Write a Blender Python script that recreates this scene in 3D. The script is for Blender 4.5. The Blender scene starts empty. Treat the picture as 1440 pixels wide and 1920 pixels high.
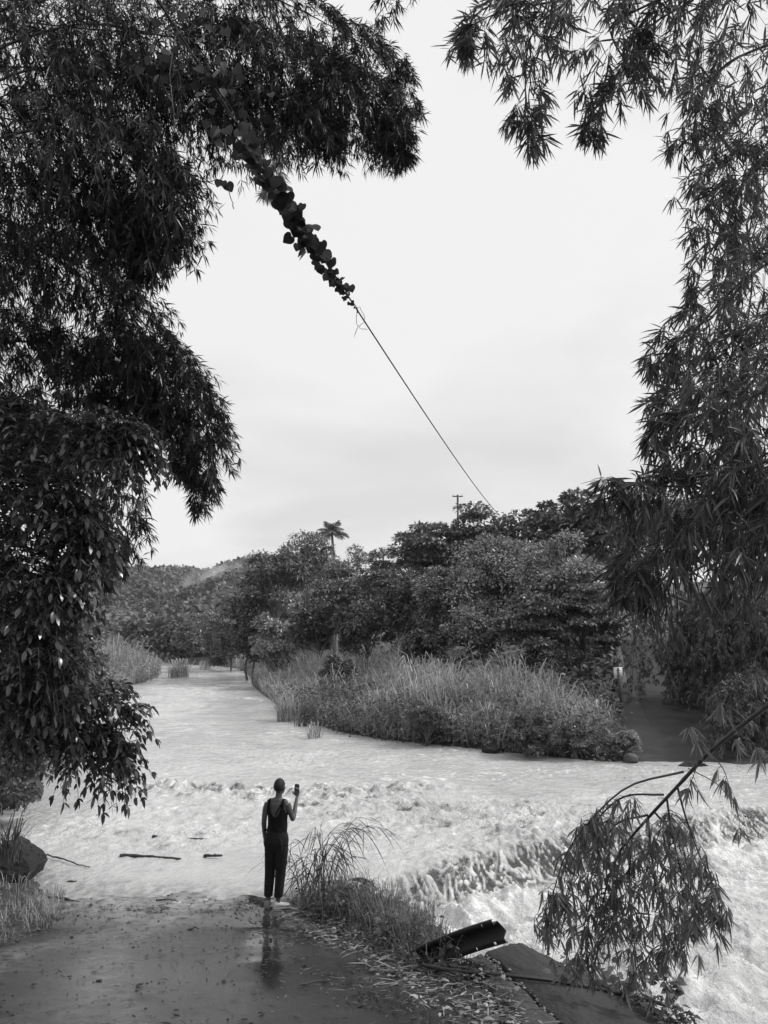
import bpy, math
import numpy as np
from mathutils import Matrix, Vector

# ------------------------------------------------------------------ camera, world, sun, exposure
scene = bpy.context.scene
F, CX, CY, HORIZON, ZC = 1450.0, 720.0, 960.0, 1195.0, 3.55
PITCH = math.atan((HORIZON - CY) / F)
cam_data = bpy.data.cameras.new('camera')
cam_data.sensor_fit = 'VERTICAL'
cam_data.sensor_height = 24.0
cam_data.lens = F / 1920.0 * 24.0
cam_data.clip_start = 0.05
cam_data.clip_end = 6000.0
cam = bpy.data.objects.new('camera', cam_data)
scene.collection.objects.link(cam)
cam.location = (0, 0, ZC)
cam.rotation_euler = (math.pi / 2 + PITCH, 0, 0)
scene.camera = cam

SUN_EL, SUN_AZ = math.radians(46), math.radians(80)     # azimuth clockwise from +y (ahead) towards +x (right)
world = bpy.data.worlds.new('World')
scene.world = world
world.use_nodes = True
wn, wl = world.node_tree.nodes, world.node_tree.links
wn.clear()
w_out = wn.new('ShaderNodeOutputWorld')
w_bg = wn.new('ShaderNodeBackground')
w_bg.inputs['Strength'].default_value = 0.075
w_sky = wn.new('ShaderNodeTexSky')
w_sky.sky_type = 'NISHITA'
w_sky.sun_disc = False
w_sky.sun_elevation = SUN_EL
w_sky.sun_rotation = SUN_AZ
w_bw = wn.new('ShaderNodeRGBToBW')
wl.new(w_sky.outputs[0], w_bw.inputs[0])
w_tc = wn.new('ShaderNodeTexCoord')
w_sep = wn.new('ShaderNodeSeparateXYZ')
wl.new(w_tc.outputs['Generated'], w_sep.inputs[0])
# cloud deck: project the view direction on a flat layer so that clouds flatten towards the horizon
w_max = wn.new('ShaderNodeMath'); w_max.operation = 'MAXIMUM'; w_max.inputs[1].default_value = 0.0
wl.new(w_sep.outputs['Z'], w_max.inputs[0])
w_add = wn.new('ShaderNodeMath'); w_add.operation = 'ADD'; w_add.inputs[1].default_value = 0.16
wl.new(w_max.outputs[0], w_add.inputs[0])
w_div = wn.new('ShaderNodeVectorMath'); w_div.operation = 'DIVIDE'
w_cmb = wn.new('ShaderNodeCombineXYZ')
for i in range(3):
    wl.new(w_add.outputs[0], w_cmb.inputs[i])
wl.new(w_tc.outputs['Generated'], w_div.inputs[0])
wl.new(w_cmb.outputs[0], w_div.inputs[1])
w_n1 = wn.new('ShaderNodeTexNoise')
w_n1.inputs['Scale'].default_value = 0.9
w_n1.inputs['Detail'].default_value = 7
w_n1.inputs['Roughness'].default_value = 0.52
w_n1.inputs['Distortion'].default_value = 0.3
wl.new(w_div.outputs[0], w_n1.inputs['Vector'])
w_r1 = wn.new('ShaderNodeMapRange')
w_r1.inputs['From Min'].default_value = 0.38
w_r1.inputs['From Max'].default_value = 0.62
w_r1.inputs['To Min'].default_value = 6.9
w_r1.inputs['To Max'].default_value = 8.5
wl.new(w_n1.outputs['Fac'], w_r1.inputs['Value'])
w_mix = wn.new('ShaderNodeMix'); w_mix.data_type = 'FLOAT'
w_mix.inputs[0].default_value = 0.9
wl.new(w_bw.outputs[0], w_mix.inputs[2])
wl.new(w_r1.outputs[0], w_mix.inputs[3])
wl.new(w_mix.outputs[0], w_bg.inputs['Color'])
wl.new(w_bg.outputs[0], w_out.inputs['Surface'])

sun_data = bpy.data.lights.new('sun', 'SUN')
sun_data.energy = 1.5
sun_data.angle = math.radians(10)
sun_data.color = (1, 0.995, 0.985)
sun = bpy.data.objects.new('sun', sun_data)
scene.collection.objects.link(sun)
sun_dir = Vector((math.sin(SUN_AZ) * math.cos(SUN_EL), math.cos(SUN_AZ) * math.cos(SUN_EL), math.sin(SUN_EL)))
sun.rotation_euler = (-sun_dir).to_track_quat('-Z', 'Y').to_euler()

vs = scene.view_settings
vs.view_transform = 'Standard'
vs.look = 'None'
vs.exposure = 0.6
vs.gamma = 1.0
vs.use_curve_mapping = False
scene.cycles.max_bounces = 8
scene.cycles.diffuse_bounces = 2
scene.cycles.glossy_bounces = 2
scene.cycles.transmission_bounces = 3
scene.cycles.volume_bounces = 1
scene.cycles.transparent_max_bounces = 4

# ------------------------------------------------------------------ helpers: places, noise, meshes
cp, sp = math.cos(PITCH), math.sin(PITCH)
def ray(px, py):
    a, b = (px - CX), (CY - py)
    return np.array([a, F * cp - b * sp, F * sp + b * cp]) / F
def at(px, py, y):
    """world point at forward distance y seen at photo pixel (px, py)"""
    d = ray(px, py)
    return np.array([0, 0, ZC]) + d * (y / d[1])
def gz(px, py, z=0.0):
    """world point on the level z seen at photo pixel (px, py)"""
    d = ray(px, py)
    return np.array([0, 0, ZC]) + d * ((z - ZC) / d[2])
def topix(P):
    P = np.asarray(P, float)
    x, y, z = P[..., 0], P[..., 1], P[..., 2] - ZC
    dep = y * cp + z * sp
    return np.stack([CX + F * x / dep, CY - F * (-y * sp + z * cp) / dep, dep], -1)

def _hash(ix, iy, seed):
    h = (ix.astype(np.int64) * 374761393 + iy.astype(np.int64) * 668265263 + seed * 974634777) & 0xFFFFFFFF
    h = ((h ^ (h >> 13)) * 1274126177) & 0xFFFFFFFF
    h = (h ^ (h >> 16)) & 0xFFFFFFFF
    return h
def perlin(x, y, seed=0):
    x = np.asarray(x, float); y = np.asarray(y, float)
    ix, iy = np.floor(x), np.floor(y)
    fx, fy = x - ix, y - iy
    u = fx * fx * fx * (fx * (fx * 6 - 15) + 10); v = fy * fy * fy * (fy * (fy * 6 - 15) + 10)
    def g(dx, dy):
        a = _hash(ix + dx, iy + dy, seed) * (2 * math.pi / 4294967296.0)
        return np.cos(a) * (fx - dx) + np.sin(a) * (fy - dy)
    n0 = g(0, 0) * (1 - u) + g(1, 0) * u
    n1 = g(0, 1) * (1 - u) + g(1, 1) * u
    return (n0 * (1 - v) + n1 * v) * 1.5
def fbm(x, y, octaves=4, seed=0, gain=0.5):
    s, a, t = 0.0, 1.0, 0.0
    for k in range(octaves):
        s = s + a * perlin(x * 2 ** k + 17.3 * k, y * 2 ** k - 9.1 * k, seed + k); t += a; a *= gain
    return s / t
def ridged(x, y, octaves=3, seed=0):
    s, a, t = 0.0, 1.0, 0.0
    for k in range(octaves):
        s = s + a * (1 - np.abs(perlin(x * 2 ** k + 5.7 * k, y * 2 ** k + 3.1 * k, seed + k)) * 1.6); t += a; a *= 0.5
    return s / t
def sstep(a, b, x):
    t = np.clip((x - a) / (b - a), 0, 1)
    return t * t * (3 - 2 * t)
def unit(v):
    return v / np.maximum(np.linalg.norm(v, axis=-1, keepdims=True), 1e-9)

ROOT = scene.collection
def mk_mesh(name, V, faces, mat=None, tone=None, smooth=False, attrs=None):
    """faces: list of (m,k) int arrays"""
    me = bpy.data.meshes.new(name)
    V = np.asarray(V, np.float32)
    me.vertices.add(len(V))
    me.vertices.foreach_set('co', V.ravel())
    faces = [np.asarray(f, np.int32) for f in faces if len(f)]
    li = np.concatenate([f.ravel() for f in faces])
    lt = np.concatenate([np.full(len(f), f.shape[1], np.int32) for f in faces])
    ls = np.concatenate([[0], np.cumsum(lt)[:-1]]).astype(np.int32)
    me.loops.add(len(li)); me.loops.foreach_set('vertex_index', li)
    me.polygons.add(len(lt))
    me.polygons.foreach_set('loop_start', ls)
    if smooth:
        me.polygons.foreach_set('use_smooth', np.ones(len(lt), bool))
    at_all = dict(attrs or {})
    if tone is not None:
        at_all['tone'] = tone
    for k, v in at_all.items():
        a = me.attributes.new(k, 'FLOAT', 'POINT')
        a.data.foreach_set('value', np.asarray(v, np.float32))
    me.update(calc_edges=True)
    if mat: me.materials.append(mat)
    return me
class Geo:
    """collects vertices and faces of one mesh (world coordinates)"""
    def __init__(s): s.V, s.Fq, s.Ft, s.T, s.n = [], [], [], [], 0
    def add(s, V, quads=None, tris=None, tone=1.0):
        V = np.asarray(V, float).reshape(-1, 3)
        if quads is not None and len(quads): s.Fq.append(np.asarray(quads) + s.n)
        if tris is not None and len(tris): s.Ft.append(np.asarray(tris) + s.n)
        s.T.append(np.broadcast_to(np.asarray(tone, float), (len(V),)) if np.ndim(tone) < 1 or len(tone) == len(V) else np.repeat(tone, len(V) // len(tone)))
        s.V.append(V); s.n += len(V)
        return s
    def mesh(s, name, mat, origin=(0, 0, 0), smooth=False):
        V = np.concatenate(s.V) - np.asarray(origin, float)
        fs = []
        if s.Fq: fs.append(np.concatenate(s.Fq))
        if s.Ft: fs.append(np.concatenate(s.Ft))
        return mk_mesh(name, V, fs, mat, np.concatenate(s.T), smooth)
    def build(s, name, mat, parent=None, smooth=False, origin=None):
        if origin is None:
            origin = world_loc(parent) if parent is not None else (0, 0, 0)
        return link(name, s.mesh(name, mat, origin, smooth), parent, None if parent is not None else origin)
_loc = {}
def world_loc(o):
    return np.array(_loc.get(o.name, (0, 0, 0)), float)
def link(name, data, parent=None, loc=None):
    o = bpy.data.objects.new(name, data)
    ROOT.objects.link(o)
    if parent is not None:
        o.parent = parent
        _loc[o.name] = world_loc(parent)
    elif loc is not None:
        o.location = tuple(float(v) for v in loc); _loc[o.name] = tuple(loc)
    return o
def tag(o, label=None, cat=None, group=None, kind=None):
    if label: o['label'] = label
    if cat: o['category'] = cat
    if group: o['group'] = group
    if kind: o['kind'] = kind
    return o
def thing(name, loc, label, cat, group=None):
    o = bpy.data.objects.new(name, None)
    ROOT.objects.link(o)
    o.empty_display_size = 0.2
    o.location = tuple(float(v) for v in loc); _loc[o.name] = tuple(float(v) for v in loc)
    return tag(o, label, cat, group)

def tubes(paths, rad, sides=3, cap=False):
    """paths (n,m,3), rad (n,m) -> V, quads for all tubes at once"""
    paths = np.asarray(paths, float); rad = np.asarray(rad, float)
    if paths.ndim == 2: paths, rad = paths[None], rad[None]
    n, m, _ = paths.shape
    T = np.gradient(paths, axis=1); T = unit(T)
    ref = np.where(np.abs(T[..., 2:3]) > 0.92, np.array([1.0, 0.13, 0]), np.array([0.05, 0.1, 1.0]))
    A = unit(np.cross(T, ref)); B = np.cross(T, A)
    ang = np.arange(sides) * 2 * math.pi / sides
    V = paths[:, :, None, :] + rad[:, :, None, None] * (np.cos(ang)[None, None, :, None] * A[:, :, None, :] + np.sin(ang)[None, None, :, None] * B[:, :, None, :])
    idx = np.arange(n * m * sides).reshape(n, m, sides)
    a = idx[:, :-1, :]; b = np.roll(idx, -1, 2)[:, :-1, :]; c = np.roll(idx, -1, 2)[:, 1:, :]; d = idx[:, 1:, :]
    Q = np.stack([a, b, c, d], -1).reshape(-1, 4)
    tr = []
    if cap:
        for e in (0, m - 1):
            for k in range(1, sides - 1):
                tr.append(np.stack([idx[:, e, 0], idx[:, e, k], idx[:, e, k + 1]], -1))
    return V.reshape(-1, 3), Q, (np.concatenate(tr) if tr else None)
def smooth_path(pts, n):
    """Catmull-Rom resample of control points (k,d) to n points"""
    P = np.asarray(pts, float)
    P = np.vstack([2 * P[0] - P[1], P, 2 * P[-1] - P[-2]])
    k = len(P) - 3
    t = np.linspace(0, k - 1e-6, n); i = t.astype(int); f = (t - i)[:, None]
    p0, p1, p2, p3 = P[i], P[i + 1], P[i + 2], P[i + 3]
    return 0.5 * (2 * p1 + (p2 - p0) * f + (2 * p0 - 5 * p1 + 4 * p2 - p3) * f ** 2 + (3 * p1 - p0 - 3 * p2 + p3) * f ** 3)
def frame(D, rng, up=0.5):
    R = rng.normal(size=D.shape); R[..., 2] += up * 2
    N = unit(R - (R * D).sum(-1, keepdims=True) * D)
    return N
def leaf6(P, D, N, L, W, droop=0.15, fold=0.15):
    """long drooping leaves: 6 vertices each"""
    L = np.broadcast_to(L, (len(P),))[:, None]; W = np.broadcast_to(W, (len(P),))[:, None]
    S = np.cross(D, N); G = np.array([0, 0, -1.0])
    m1 = P + D * L * .3 + G * L * droop * .1; m2 = P + D * L * .65 + G * L * droop * .42
    V = np.stack([P, m1 - S * W * .5 + N * W * fold, m1 + S * W * .5 + N * W * fold,
                  m2 - S * W * .42 + N * W * fold, m2 + S * W * .42 + N * W * fold, P + D * L + G * L * droop], 1)
    o = (np.arange(len(P)) * 6)[:, None]
    tr = np.concatenate([o + np.array([[0, 2, 1]]), o + np.array([[3, 4, 5]])])
    return V.reshape(-1, 3), o + np.array([[1, 2, 4, 3]]), tr
def leaf4(P, D, N, L, W, droop=0.1):
    L = np.broadcast_to(L, (len(P),))[:, None]; W = np.broadcast_to(W, (len(P),))[:, None]
    S = np.cross(D, N); G = np.array([0, 0, -1.0])
    m = P + D * L * .45
    V = np.stack([P, m - S * W * .5, m + S * W * .5, P + D * L + G * L * droop], 1)
    o = (np.arange(len(P)) * 4)[:, None]
    return V.reshape(-1, 3), o + np.array([[0, 2, 3, 1]]), None
def tones(rng, n, k, lo=0.55, hi=1.35):
    return np.repeat(rng.uniform(lo, hi, n), k)

# ------------------------------------------------------------------ materials (all neutral grey: the photograph is black and white)
def nodes_of(name):
    m = bpy.data.materials.new(name); m.use_nodes = True
    nt = m.node_tree
    return m, nt, nt.nodes, nt.links, nt.nodes['Principled BSDF']
def spec(b, v):
    b.inputs['Specular IOR Level'].default_value = v
def leaf_mat(name, c, rough=0.45, translucent=0.25, sp_=0.4):
    m, nt, n, l, b = nodes_of(name)
    a = n.new('ShaderNodeAttribute'); a.attribute_name = 'tone'
    mul = n.new('ShaderNodeMath'); mul.operation = 'MULTIPLY'; mul.inputs[1].default_value = c
    l.new(a.outputs['Fac'], mul.inputs[0])
    oi = n.new('ShaderNodeTexNoise'); oi.inputs['Scale'].default_value = 9.0
    g = n.new('ShaderNodeNewGeometry')
    l.new(g.outputs['Position'], oi.inputs['Vector'])
    mr = n.new('ShaderNodeMapRange'); mr.inputs['From Min'].default_value = .3; mr.inputs['From Max'].default_value = .7
    mr.inputs['To Min'].default_value = .75; mr.inputs['To Max'].default_value = 1.25
    l.new(oi.outputs['Fac'], mr.inputs['Value'])
    mu2 = n.new('ShaderNodeMath'); mu2.operation = 'MULTIPLY'
    l.new(mul.outputs[0], mu2.inputs[0]); l.new(mr.outputs[0], mu2.inputs[1])
    l.new(mu2.outputs[0], b.inputs['Base Color'])
    b.inputs['Roughness'].default_value = rough; spec(b, sp_)
    t = n.new('ShaderNodeBsdfTranslucent'); l.new(mu2.outputs[0], t.inputs['Color'])
    mx = n.new('ShaderNodeMixShader'); mx.inputs[0].default_value = translucent
    l.new(b.outputs[0], mx.inputs[1]); l.new(t.outputs[0], mx.inputs[2])
    l.new(mx.outputs[0], n['Material Output'].inputs['Surface'])
    return m
def grain_mat(name, lo, hi, scale=8.0, rough=(0.6, 0.9), bump=0.3, bscale=40.0, detail=6, sp_=0.4, dist=0.02, stretch=(1, 1, 1)):
    m, nt, n, l, b = nodes_of(name)
    g = n.new('ShaderNodeTexCoord')
    mp = n.new('ShaderNodeMapping'); mp.inputs['Scale'].default_value = stretch
    l.new(g.outputs['Object'], mp.inputs['Vector'])
    t = n.new('ShaderNodeTexNoise'); t.inputs['Scale'].default_value = scale; t.inputs['Detail'].default_value = detail
    t.inputs['Roughness'].default_value = .6
    l.new(mp.outputs[0], t.inputs['Vector'])
    r = n.new('ShaderNodeMapRange'); r.inputs['From Min'].default_value = .3; r.inputs['From Max'].default_value = .7
    r.inputs['To Min'].default_value = lo; r.inputs['To Max'].default_value = hi
    l.new(t.outputs['Fac'], r.inputs['Value']); l.new(r.outputs[0], b.inputs['Base Color'])
    r2 = n.new('ShaderNodeMapRange'); r2.inputs['From Min'].default_value = .3; r2.inputs['From Max'].default_value = .7
    r2.inputs['To Min'].default_value = rough[0]; r2.inputs['To Max'].default_value = rough[1]
    l.new(t.outputs['Fac'], r2.inputs['Value']); l.new(r2.outputs[0], b.inputs['Roughness'])
    t2 = n.new('ShaderNodeTexNoise'); t2.inputs['Scale'].default_value = bscale; t2.inputs['Detail'].default_value = 5
    l.new(mp.outputs[0], t2.inputs['Vector'])
    bp = n.new('ShaderNodeBump'); bp.inputs['Strength'].default_value = bump; bp.inputs['Distance'].default_value = dist
    l.new(t2.outputs['Fac'], bp.inputs['Height']); l.new(bp.outputs[0], b.inputs['Normal'])
    spec(b, sp_)
    return m
def plain_mat(name, c, rough=.6, sp_=.4):
    m, nt, n, l, b = nodes_of(name)
    t = n.new('ShaderNodeTexNoise'); t.inputs['Scale'].default_value = 30
    g = n.new('ShaderNodeTexCoord'); l.new(g.outputs['Object'], t.inputs['Vector'])
    r = n.new('ShaderNodeMapRange'); r.inputs['To Min'].default_value = c * .8; r.inputs['To Max'].default_value = c * 1.2
    l.new(t.outputs['Fac'], r.inputs['Value']); l.new(r.outputs[0], b.inputs['Base Color'])
    b.inputs['Roughness'].default_value = rough; spec(b, sp_)
    return m
M = {}
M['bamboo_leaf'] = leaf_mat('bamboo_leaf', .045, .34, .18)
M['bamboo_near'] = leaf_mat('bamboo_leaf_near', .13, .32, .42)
M['tree_leaf'] = leaf_mat('glossy_tree_leaf', .075, .27, .18, .65)
M['wood_leaf'] = leaf_mat('woodland_leaf', .21, .36, .10, .6)
M['wood_pale'] = leaf_mat('pale_woodland_leaf', .32, .36, .12)
M['wood_dark'] = leaf_mat('dark_woodland_leaf', .10, .36, .08)
M['far_leaf'] = leaf_mat('distant_leaf', .19, .6, .15)
M['reed'] = leaf_mat('reed_blade', .36, .35, .35)
M['grass'] = leaf_mat('grass_blade', .11, .45, .25)
M['weed'] = leaf_mat('weed_leaf', .12, .45, .25)
M['vine'] = leaf_mat('vine_leaf', .022, .4, .25)
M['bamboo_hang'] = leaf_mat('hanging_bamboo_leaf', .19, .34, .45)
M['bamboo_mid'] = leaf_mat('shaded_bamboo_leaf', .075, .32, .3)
M['litter'] = leaf_mat('fallen_leaf', .2, .45, .05)
M['culm'] = grain_mat('bamboo_culm', .03, .07, 6, (.35, .55), .15, 60)
M['bark'] = grain_mat('bark', .05, .14, 9, (.7, .95), .6, 30, stretch=(1, 1, .3))
M['bark_pale'] = grain_mat('pale_bark', .16, .34, 9, (.7, .95), .4, 30, stretch=(1, 1, .3))
M['soil'] = grain_mat('wet_soil', .018, .05, 1.2, (.35, .7), .7, 14, dist=.04)
M['rock'] = grain_mat('dark_rock', .004, .015, 3.5, (.45, .8), 1.0, 7, dist=.1)
M['wood'] = grain_mat('driftwood', .02, .05, 8, (.4, .7), .5, 30)
M['steel'] = grain_mat('rusted_steel', .008, .025, 7, (.4, .7), .25, 60, dist=.004)
M['pipe'] = grain_mat('rusty_pipe', .012, .03, 9, (.4, .7), .3, 70, dist=.003)
# ------------------------------------------------------------------ terrain
def pts(*pp): return [gz(px, py)[:2] for px, py in pp]
FAR_BANK = [(70, 40), (34, 26.5)] + pts((1600, 1440), (1440, 1438), (1330, 1434), (1180, 1431), (1090, 1424), (1000, 1417), (920, 1408), (850, 1400), (720, 1388), (640, 1374), (590, 1360), (545, 1340),
            (525, 1326), (490, 1302), (470, 1284), (466, 1268), (440, 1254), (400, 1249), (330, 1245.5)) + [(-66, 138)]
LEFT_BANK = [(-66, 124)] + pts((295, 1256), (306, 1264), (298, 1272), (250, 1286), (190, 1303), (150, 1330), (110, 1400), (60, 1500), (-20, 1512), (-60, 1560), (0, 1606), (60, 1650), (100, 1664), (180, 1672), (300, 1675),
            (400, 1681), (500, 1690), (560, 1688), (640, 1676))
NEAR_RIGHT = [(-.1, 11.5), (.2, 10.6), (.6, 9.6), (.95, 8.8), (1.3, 8.1), (1.8, 7.5), (2.3, 6.8), (3.0, 5.9), (4.0, 5.0), (6, 4.3), (12, 3.4), (30, 3), (70, 0)]
RIVER = np.array([tuple(p) for p in FAR_BANK + LEFT_BANK + NEAR_RIGHT])
def river_sd(x, y):
    """signed distance to the river outline, positive on land"""
    x = np.asarray(x, float); y = np.asarray(y, float)
    shp = x.shape; x = x.ravel(); y = y.ravel()
    best = np.full(x.shape, 1e9); inside = np.zeros(x.shape, bool)
    P = RIVER; Q = np.roll(P, -1, 0)
    for (ax, ay), (bx, by) in zip(P, Q):
        dx, dy = bx - ax, by - ay
        t = np.clip(((x - ax) * dx + (y - ay) * dy) / (dx * dx + dy * dy + 1e-12), 0, 1)
        best = np.minimum(best, (x - ax - t * dx) ** 2 + (y - ay - t * dy) ** 2)
        c = ((ay > y) != (by > y)) & (x < dx * (y - ay) / (dy if abs(dy) > 1e-9 else 1e-9) + ax)
        inside ^= c
    d = np.sqrt(best)
    return np.where(inside, -d, d).reshape(shp)
def road_right(y): return -1.22 + (11.0 - y) * .40
def road_left(y): return -4.12 - .27 * np.clip(9.2 - y, 0, 20) - .35 * np.clip(y - 10.4, 0, 4) 
# the lane that climbs out of the river on the far bank: (x, y, z) centre line and half width
LANE = [(gz(1345, 1436)[0], gz(1345, 1436)[1] - 2.5, -.35, 3.0), (gz(1340, 1428)[0], gz(1340, 1428)[1], .03, 2.4)]
for px, py, yy, hw in ((1308, 1380, 25.6, 1.9), (1276, 1335, 28.5, 1.55), (1250, 1290, 33., 1.5), (1232, 1255, 38., 1.45), (1216, 1225, 44., 1.4), (1215, 1205, 50., 1.4), (1235, 1185, 60., 1.4)):
    p = at(px, py, yy); LANE.append((p[0], yy, p[2], hw))
LANE = np.array(LANE)
LANE_S = smooth_path(LANE, 80)
def lane_info(x, y):
    i = np.interp(y, LANE_S[:, 1], np.arange(len(LANE_S)))
    cx = np.interp(y, LANE_S[:, 1], LANE_S[:, 0]); cz = np.interp(y, LANE_S[:, 1], LANE_S[:, 2]); hw = np.interp(y, LANE_S[:, 1], LANE_S[:, 3])
    return np.abs(x - cx) - hw, cz
def near_plane(y): return np.where(y < 10.1, 1.95 - .188 * y, .0512 - .046 * (y - 10.1))
AP0, AP1 = gz(866, 1796, .6)[:2], gz(955, 1930, .74)[:2]
APN = np.array([-(AP1 - AP0)[1], (AP1 - AP0)[0]]) / np.linalg.norm(AP1 - AP0)
if APN[0] < 0: APN = -APN
def H(x, y, detail=True):
    x = np.asarray(x, float); y = np.asarray(y, float)
    sd = river_sd(x, y)
    # near bank
    base = near_plane(np.minimum(y, 14))
    xl, xr = road_left(y), road_right(y)
    dl = np.clip(xl - x, 0, 30); dr = np.clip(x - xr, 0, 30)
    zn = np.maximum(base, .0) + .22 * sstep(.1, 1.6, dl) * np.minimum(1, dl) + .10 * np.clip(dl - 1, 0, 12) - .05 * np.minimum(dr, 4)
    zn = zn + .06 * sstep(.1, .6, dr) * (1 + fbm(x * 1.3, y * 1.3, 3, 5))
    if detail: zn = zn + .10 * fbm(x * .9, y * .9, 4, 3) * sstep(.1, 1.2, np.maximum(dl, dr))
    # far banks and hills
    s = np.maximum(sd, 0)
    zf = .25 * sstep(0, 1.5, s) + .05 * np.minimum(s, 12) + .16 * np.clip(s - 12, 0, 40) + .05 * np.clip(s - 52, 0, 60)
    zf = zf + sstep(2, 12, s) * .7 * fbm(x * .12, y * .12, 3, 8)
    # left of the river the valley floor stays low, the big hill closes the valley
    left = sstep(-14, -34, x + .18 * (y - 80))
    zf = zf * (1 - .85 * left)
    ridge = 27 * np.exp(-((y - 400 + .12 * x) / 150.) ** 2) * (1 + .22 * fbm(x * .011, y * .004, 3, 21)) * (1 - .35 * sstep(-130, -40, x) + .1 * sstep(-200, -330, x))
    zf = zf + ridge * sstep(130, 330, y)
    ld, lz = lane_info(x, y)
    far = sstep(18, 20.5, y)
    k = (1 - sstep(.2, 2.4, ld)) * sstep(19.5, 21, y) * (1 - sstep(58, 66, y))
    z = zn * (1 - far) + zf * far
    bed = np.maximum(-1.7, np.minimum(sd, 0) * .8 - .02)
    ap = ((x - AP0[0]) * APN[0] + (y - AP0[1]) * APN[1])
    z = z - .34 * sstep(-.02, .22, ap) * (y < 9.6) * (x > -.5)
    onroad = (1 - sstep(-.1, .4, np.maximum(xl - x, x - xr))) * (1 - sstep(13, 15, y))
    z = z * sstep(-.35, .1, sd) + bed * (1 - sstep(-.35, .1, sd))
    z = z * (1 - onroad) + near_plane(y) * onroad
    z = z * (1 - k) + (lz - .03) * k
    return z
def h1(x, y): return float(H(np.array([x]), np.array([y]))[0])

def lines(*segs):
    out = []
    for a, b, st in segs: out.append(np.arange(a, b, st))
    return np.concatenate(out)
def grid_mesh(xs, ys, zf):
    X, Y = np.meshgrid(xs, ys); Z = zf(X, Y)
    nx, ny = len(xs), len(ys)
    i = np.arange(nx * ny).reshape(ny, nx)
    Q = np.stack([i[:-1, :-1], i[:-1, 1:], i[1:, 1:], i[1:, :-1]], -1).reshape(-1, 4)
    return np.stack([X, Y, Z], -1).reshape(-1, 3), Q, X, Y
xs = lines((-1500, -300, 100), (-300, -60, 8), (-60, -14, 1.2), (-14, 20, .2), (20, 60, 1.2), (60, 300, 10), (300, 1501, 100))
ys = lines((-200, -20, 20), (-20, -2, 1), (-2, 14, .16), (14, 60, .5), (60, 140, 2), (140, 600, 10), (600, 2601, 200))
def ground_z(X, Y):
    z = H(X, Y)
    onr = (np.maximum(road_left(Y) - X, X - road_right(Y)) < .15) & (Y < 13)
    return z - np.where(onr, .03, 0)
V, Q, X, Y = grid_mesh(xs, ys, ground_z)
tag(link('ground', mk_mesh('ground', V, [Q], M['soil'], smooth=True)), kind='structure')

# near road: wet asphalt with pale silt left by the flood
def asphalt():
    m, nt, n, l, b = nodes_of('wet_asphalt')
    g = n.new('ShaderNodeNewGeometry')
    def noise(scale, detail=5, stretch=None, rough=.6):
        t = n.new('ShaderNodeTexNoise'); t.inputs['Scale'].default_value = scale; t.inputs['Detail'].default_value = detail; t.inputs['Roughness'].default_value = rough
        if stretch:
            mp = n.new('ShaderNodeMapping'); mp.inputs['Scale'].default_value = stretch; mp.inputs['Rotation'].default_value = (0, 0, .25)
            l.new(g.outputs['Position'], mp.inputs['Vector']); l.new(mp.outputs[0], t.inputs['Vector'])
        else: l.new(g.outputs['Position'], t.inputs['Vector'])
        return t.outputs['Fac']
    def rng(v, a, b_, c, d):
        r = n.new('ShaderNodeMapRange'); r.inputs['From Min'].default_value = a; r.inputs['From Max'].default_value = b_
        r.inputs['To Min'].default_value = c; r.inputs['To Max'].default_value = d; l.new(v, r.inputs['Value']); return r.outputs[0]
    def op(o, a, b_):
        k = n.new('ShaderNodeMath'); k.operation = o
        for i, v in enumerate((a, b_)):
            if isinstance(v, (int, float)): k.inputs[i].default_value = v
            else: l.new(v, k.inputs[i])
        return k.outputs[0]
    grit = op('MULTIPLY', rng(noise(150, 3), .35, .7, .45, 1.8), rng(noise(38, 4), .4, .7, .65, 1.6))
    blotch = rng(noise(1.1, 6), .35, .65, .75, 1.35)
    silt = n.new('ShaderNodeAttribute'); silt.attribute_name = 'silt'
    wet = n.new('ShaderNodeAttribute'); wet.attribute_name = 'wet'
    siltv = op('MULTIPLY', silt.outputs['Fac'], rng(noise(7, 6), .35, .62, 0, 1))
    base = op('MULTIPLY', op('MULTIPLY', grit, blotch), .030)
    col = op('ADD', base, op('MULTIPLY', siltv, .11))
    l.new(col, b.inputs['Base Color'])
    ro = op('ADD', op('MULTIPLY', rng(noise(3.2, 6), .4, .62, .06, .15), 1), op('MULTIPLY', op('SUBTRACT', 1.0, wet.outputs['Fac']), .3))
    pl = n.new('ShaderNodeAttribute'); pl.attribute_name = 'pool'
    ro = op('ADD', ro, op('MULTIPLY', siltv, .12))
    ro = op('MULTIPLY', ro, op('SUBTRACT', 1.0, op('MULTIPLY', pl.outputs['Fac'], .85)))
    l.new(ro, b.inputs['Roughness'])
    bp = n.new('ShaderNodeBump'); bp.inputs['Distance'].default_value = .008
    l.new(noise(90, 4), bp.inputs['Height'])
    l.new(op('MULTIPLY', op('SUBTRACT', .6, op('MULTIPLY', wet.outputs['Fac'], .4)), op('SUBTRACT', 1.0, op('MULTIPLY', pl.outputs['Fac'], .9))), bp.inputs['Strength'])
    l.new(bp.outputs[0], b.inputs['Normal'])
    spec(b, .5)
    return m
vv = np.arange(-8, 13.2, .07); uu = np.linspace(0, 1, 90)
U, Vv = np.meshgrid(uu, vv)
wob_l = .10 * fbm(vv * 1.1, vv * 0 + 3, 3, 41); wob_r = .12 * fbm(vv * 1.4, vv * 0 + 9, 4, 43)
XL = (road_left(vv) + wob_l)[:, None]; XR = (road_right(vv) + .05 + wob_r)[:, None]
RX = XL + (XR - XL) * U
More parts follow.
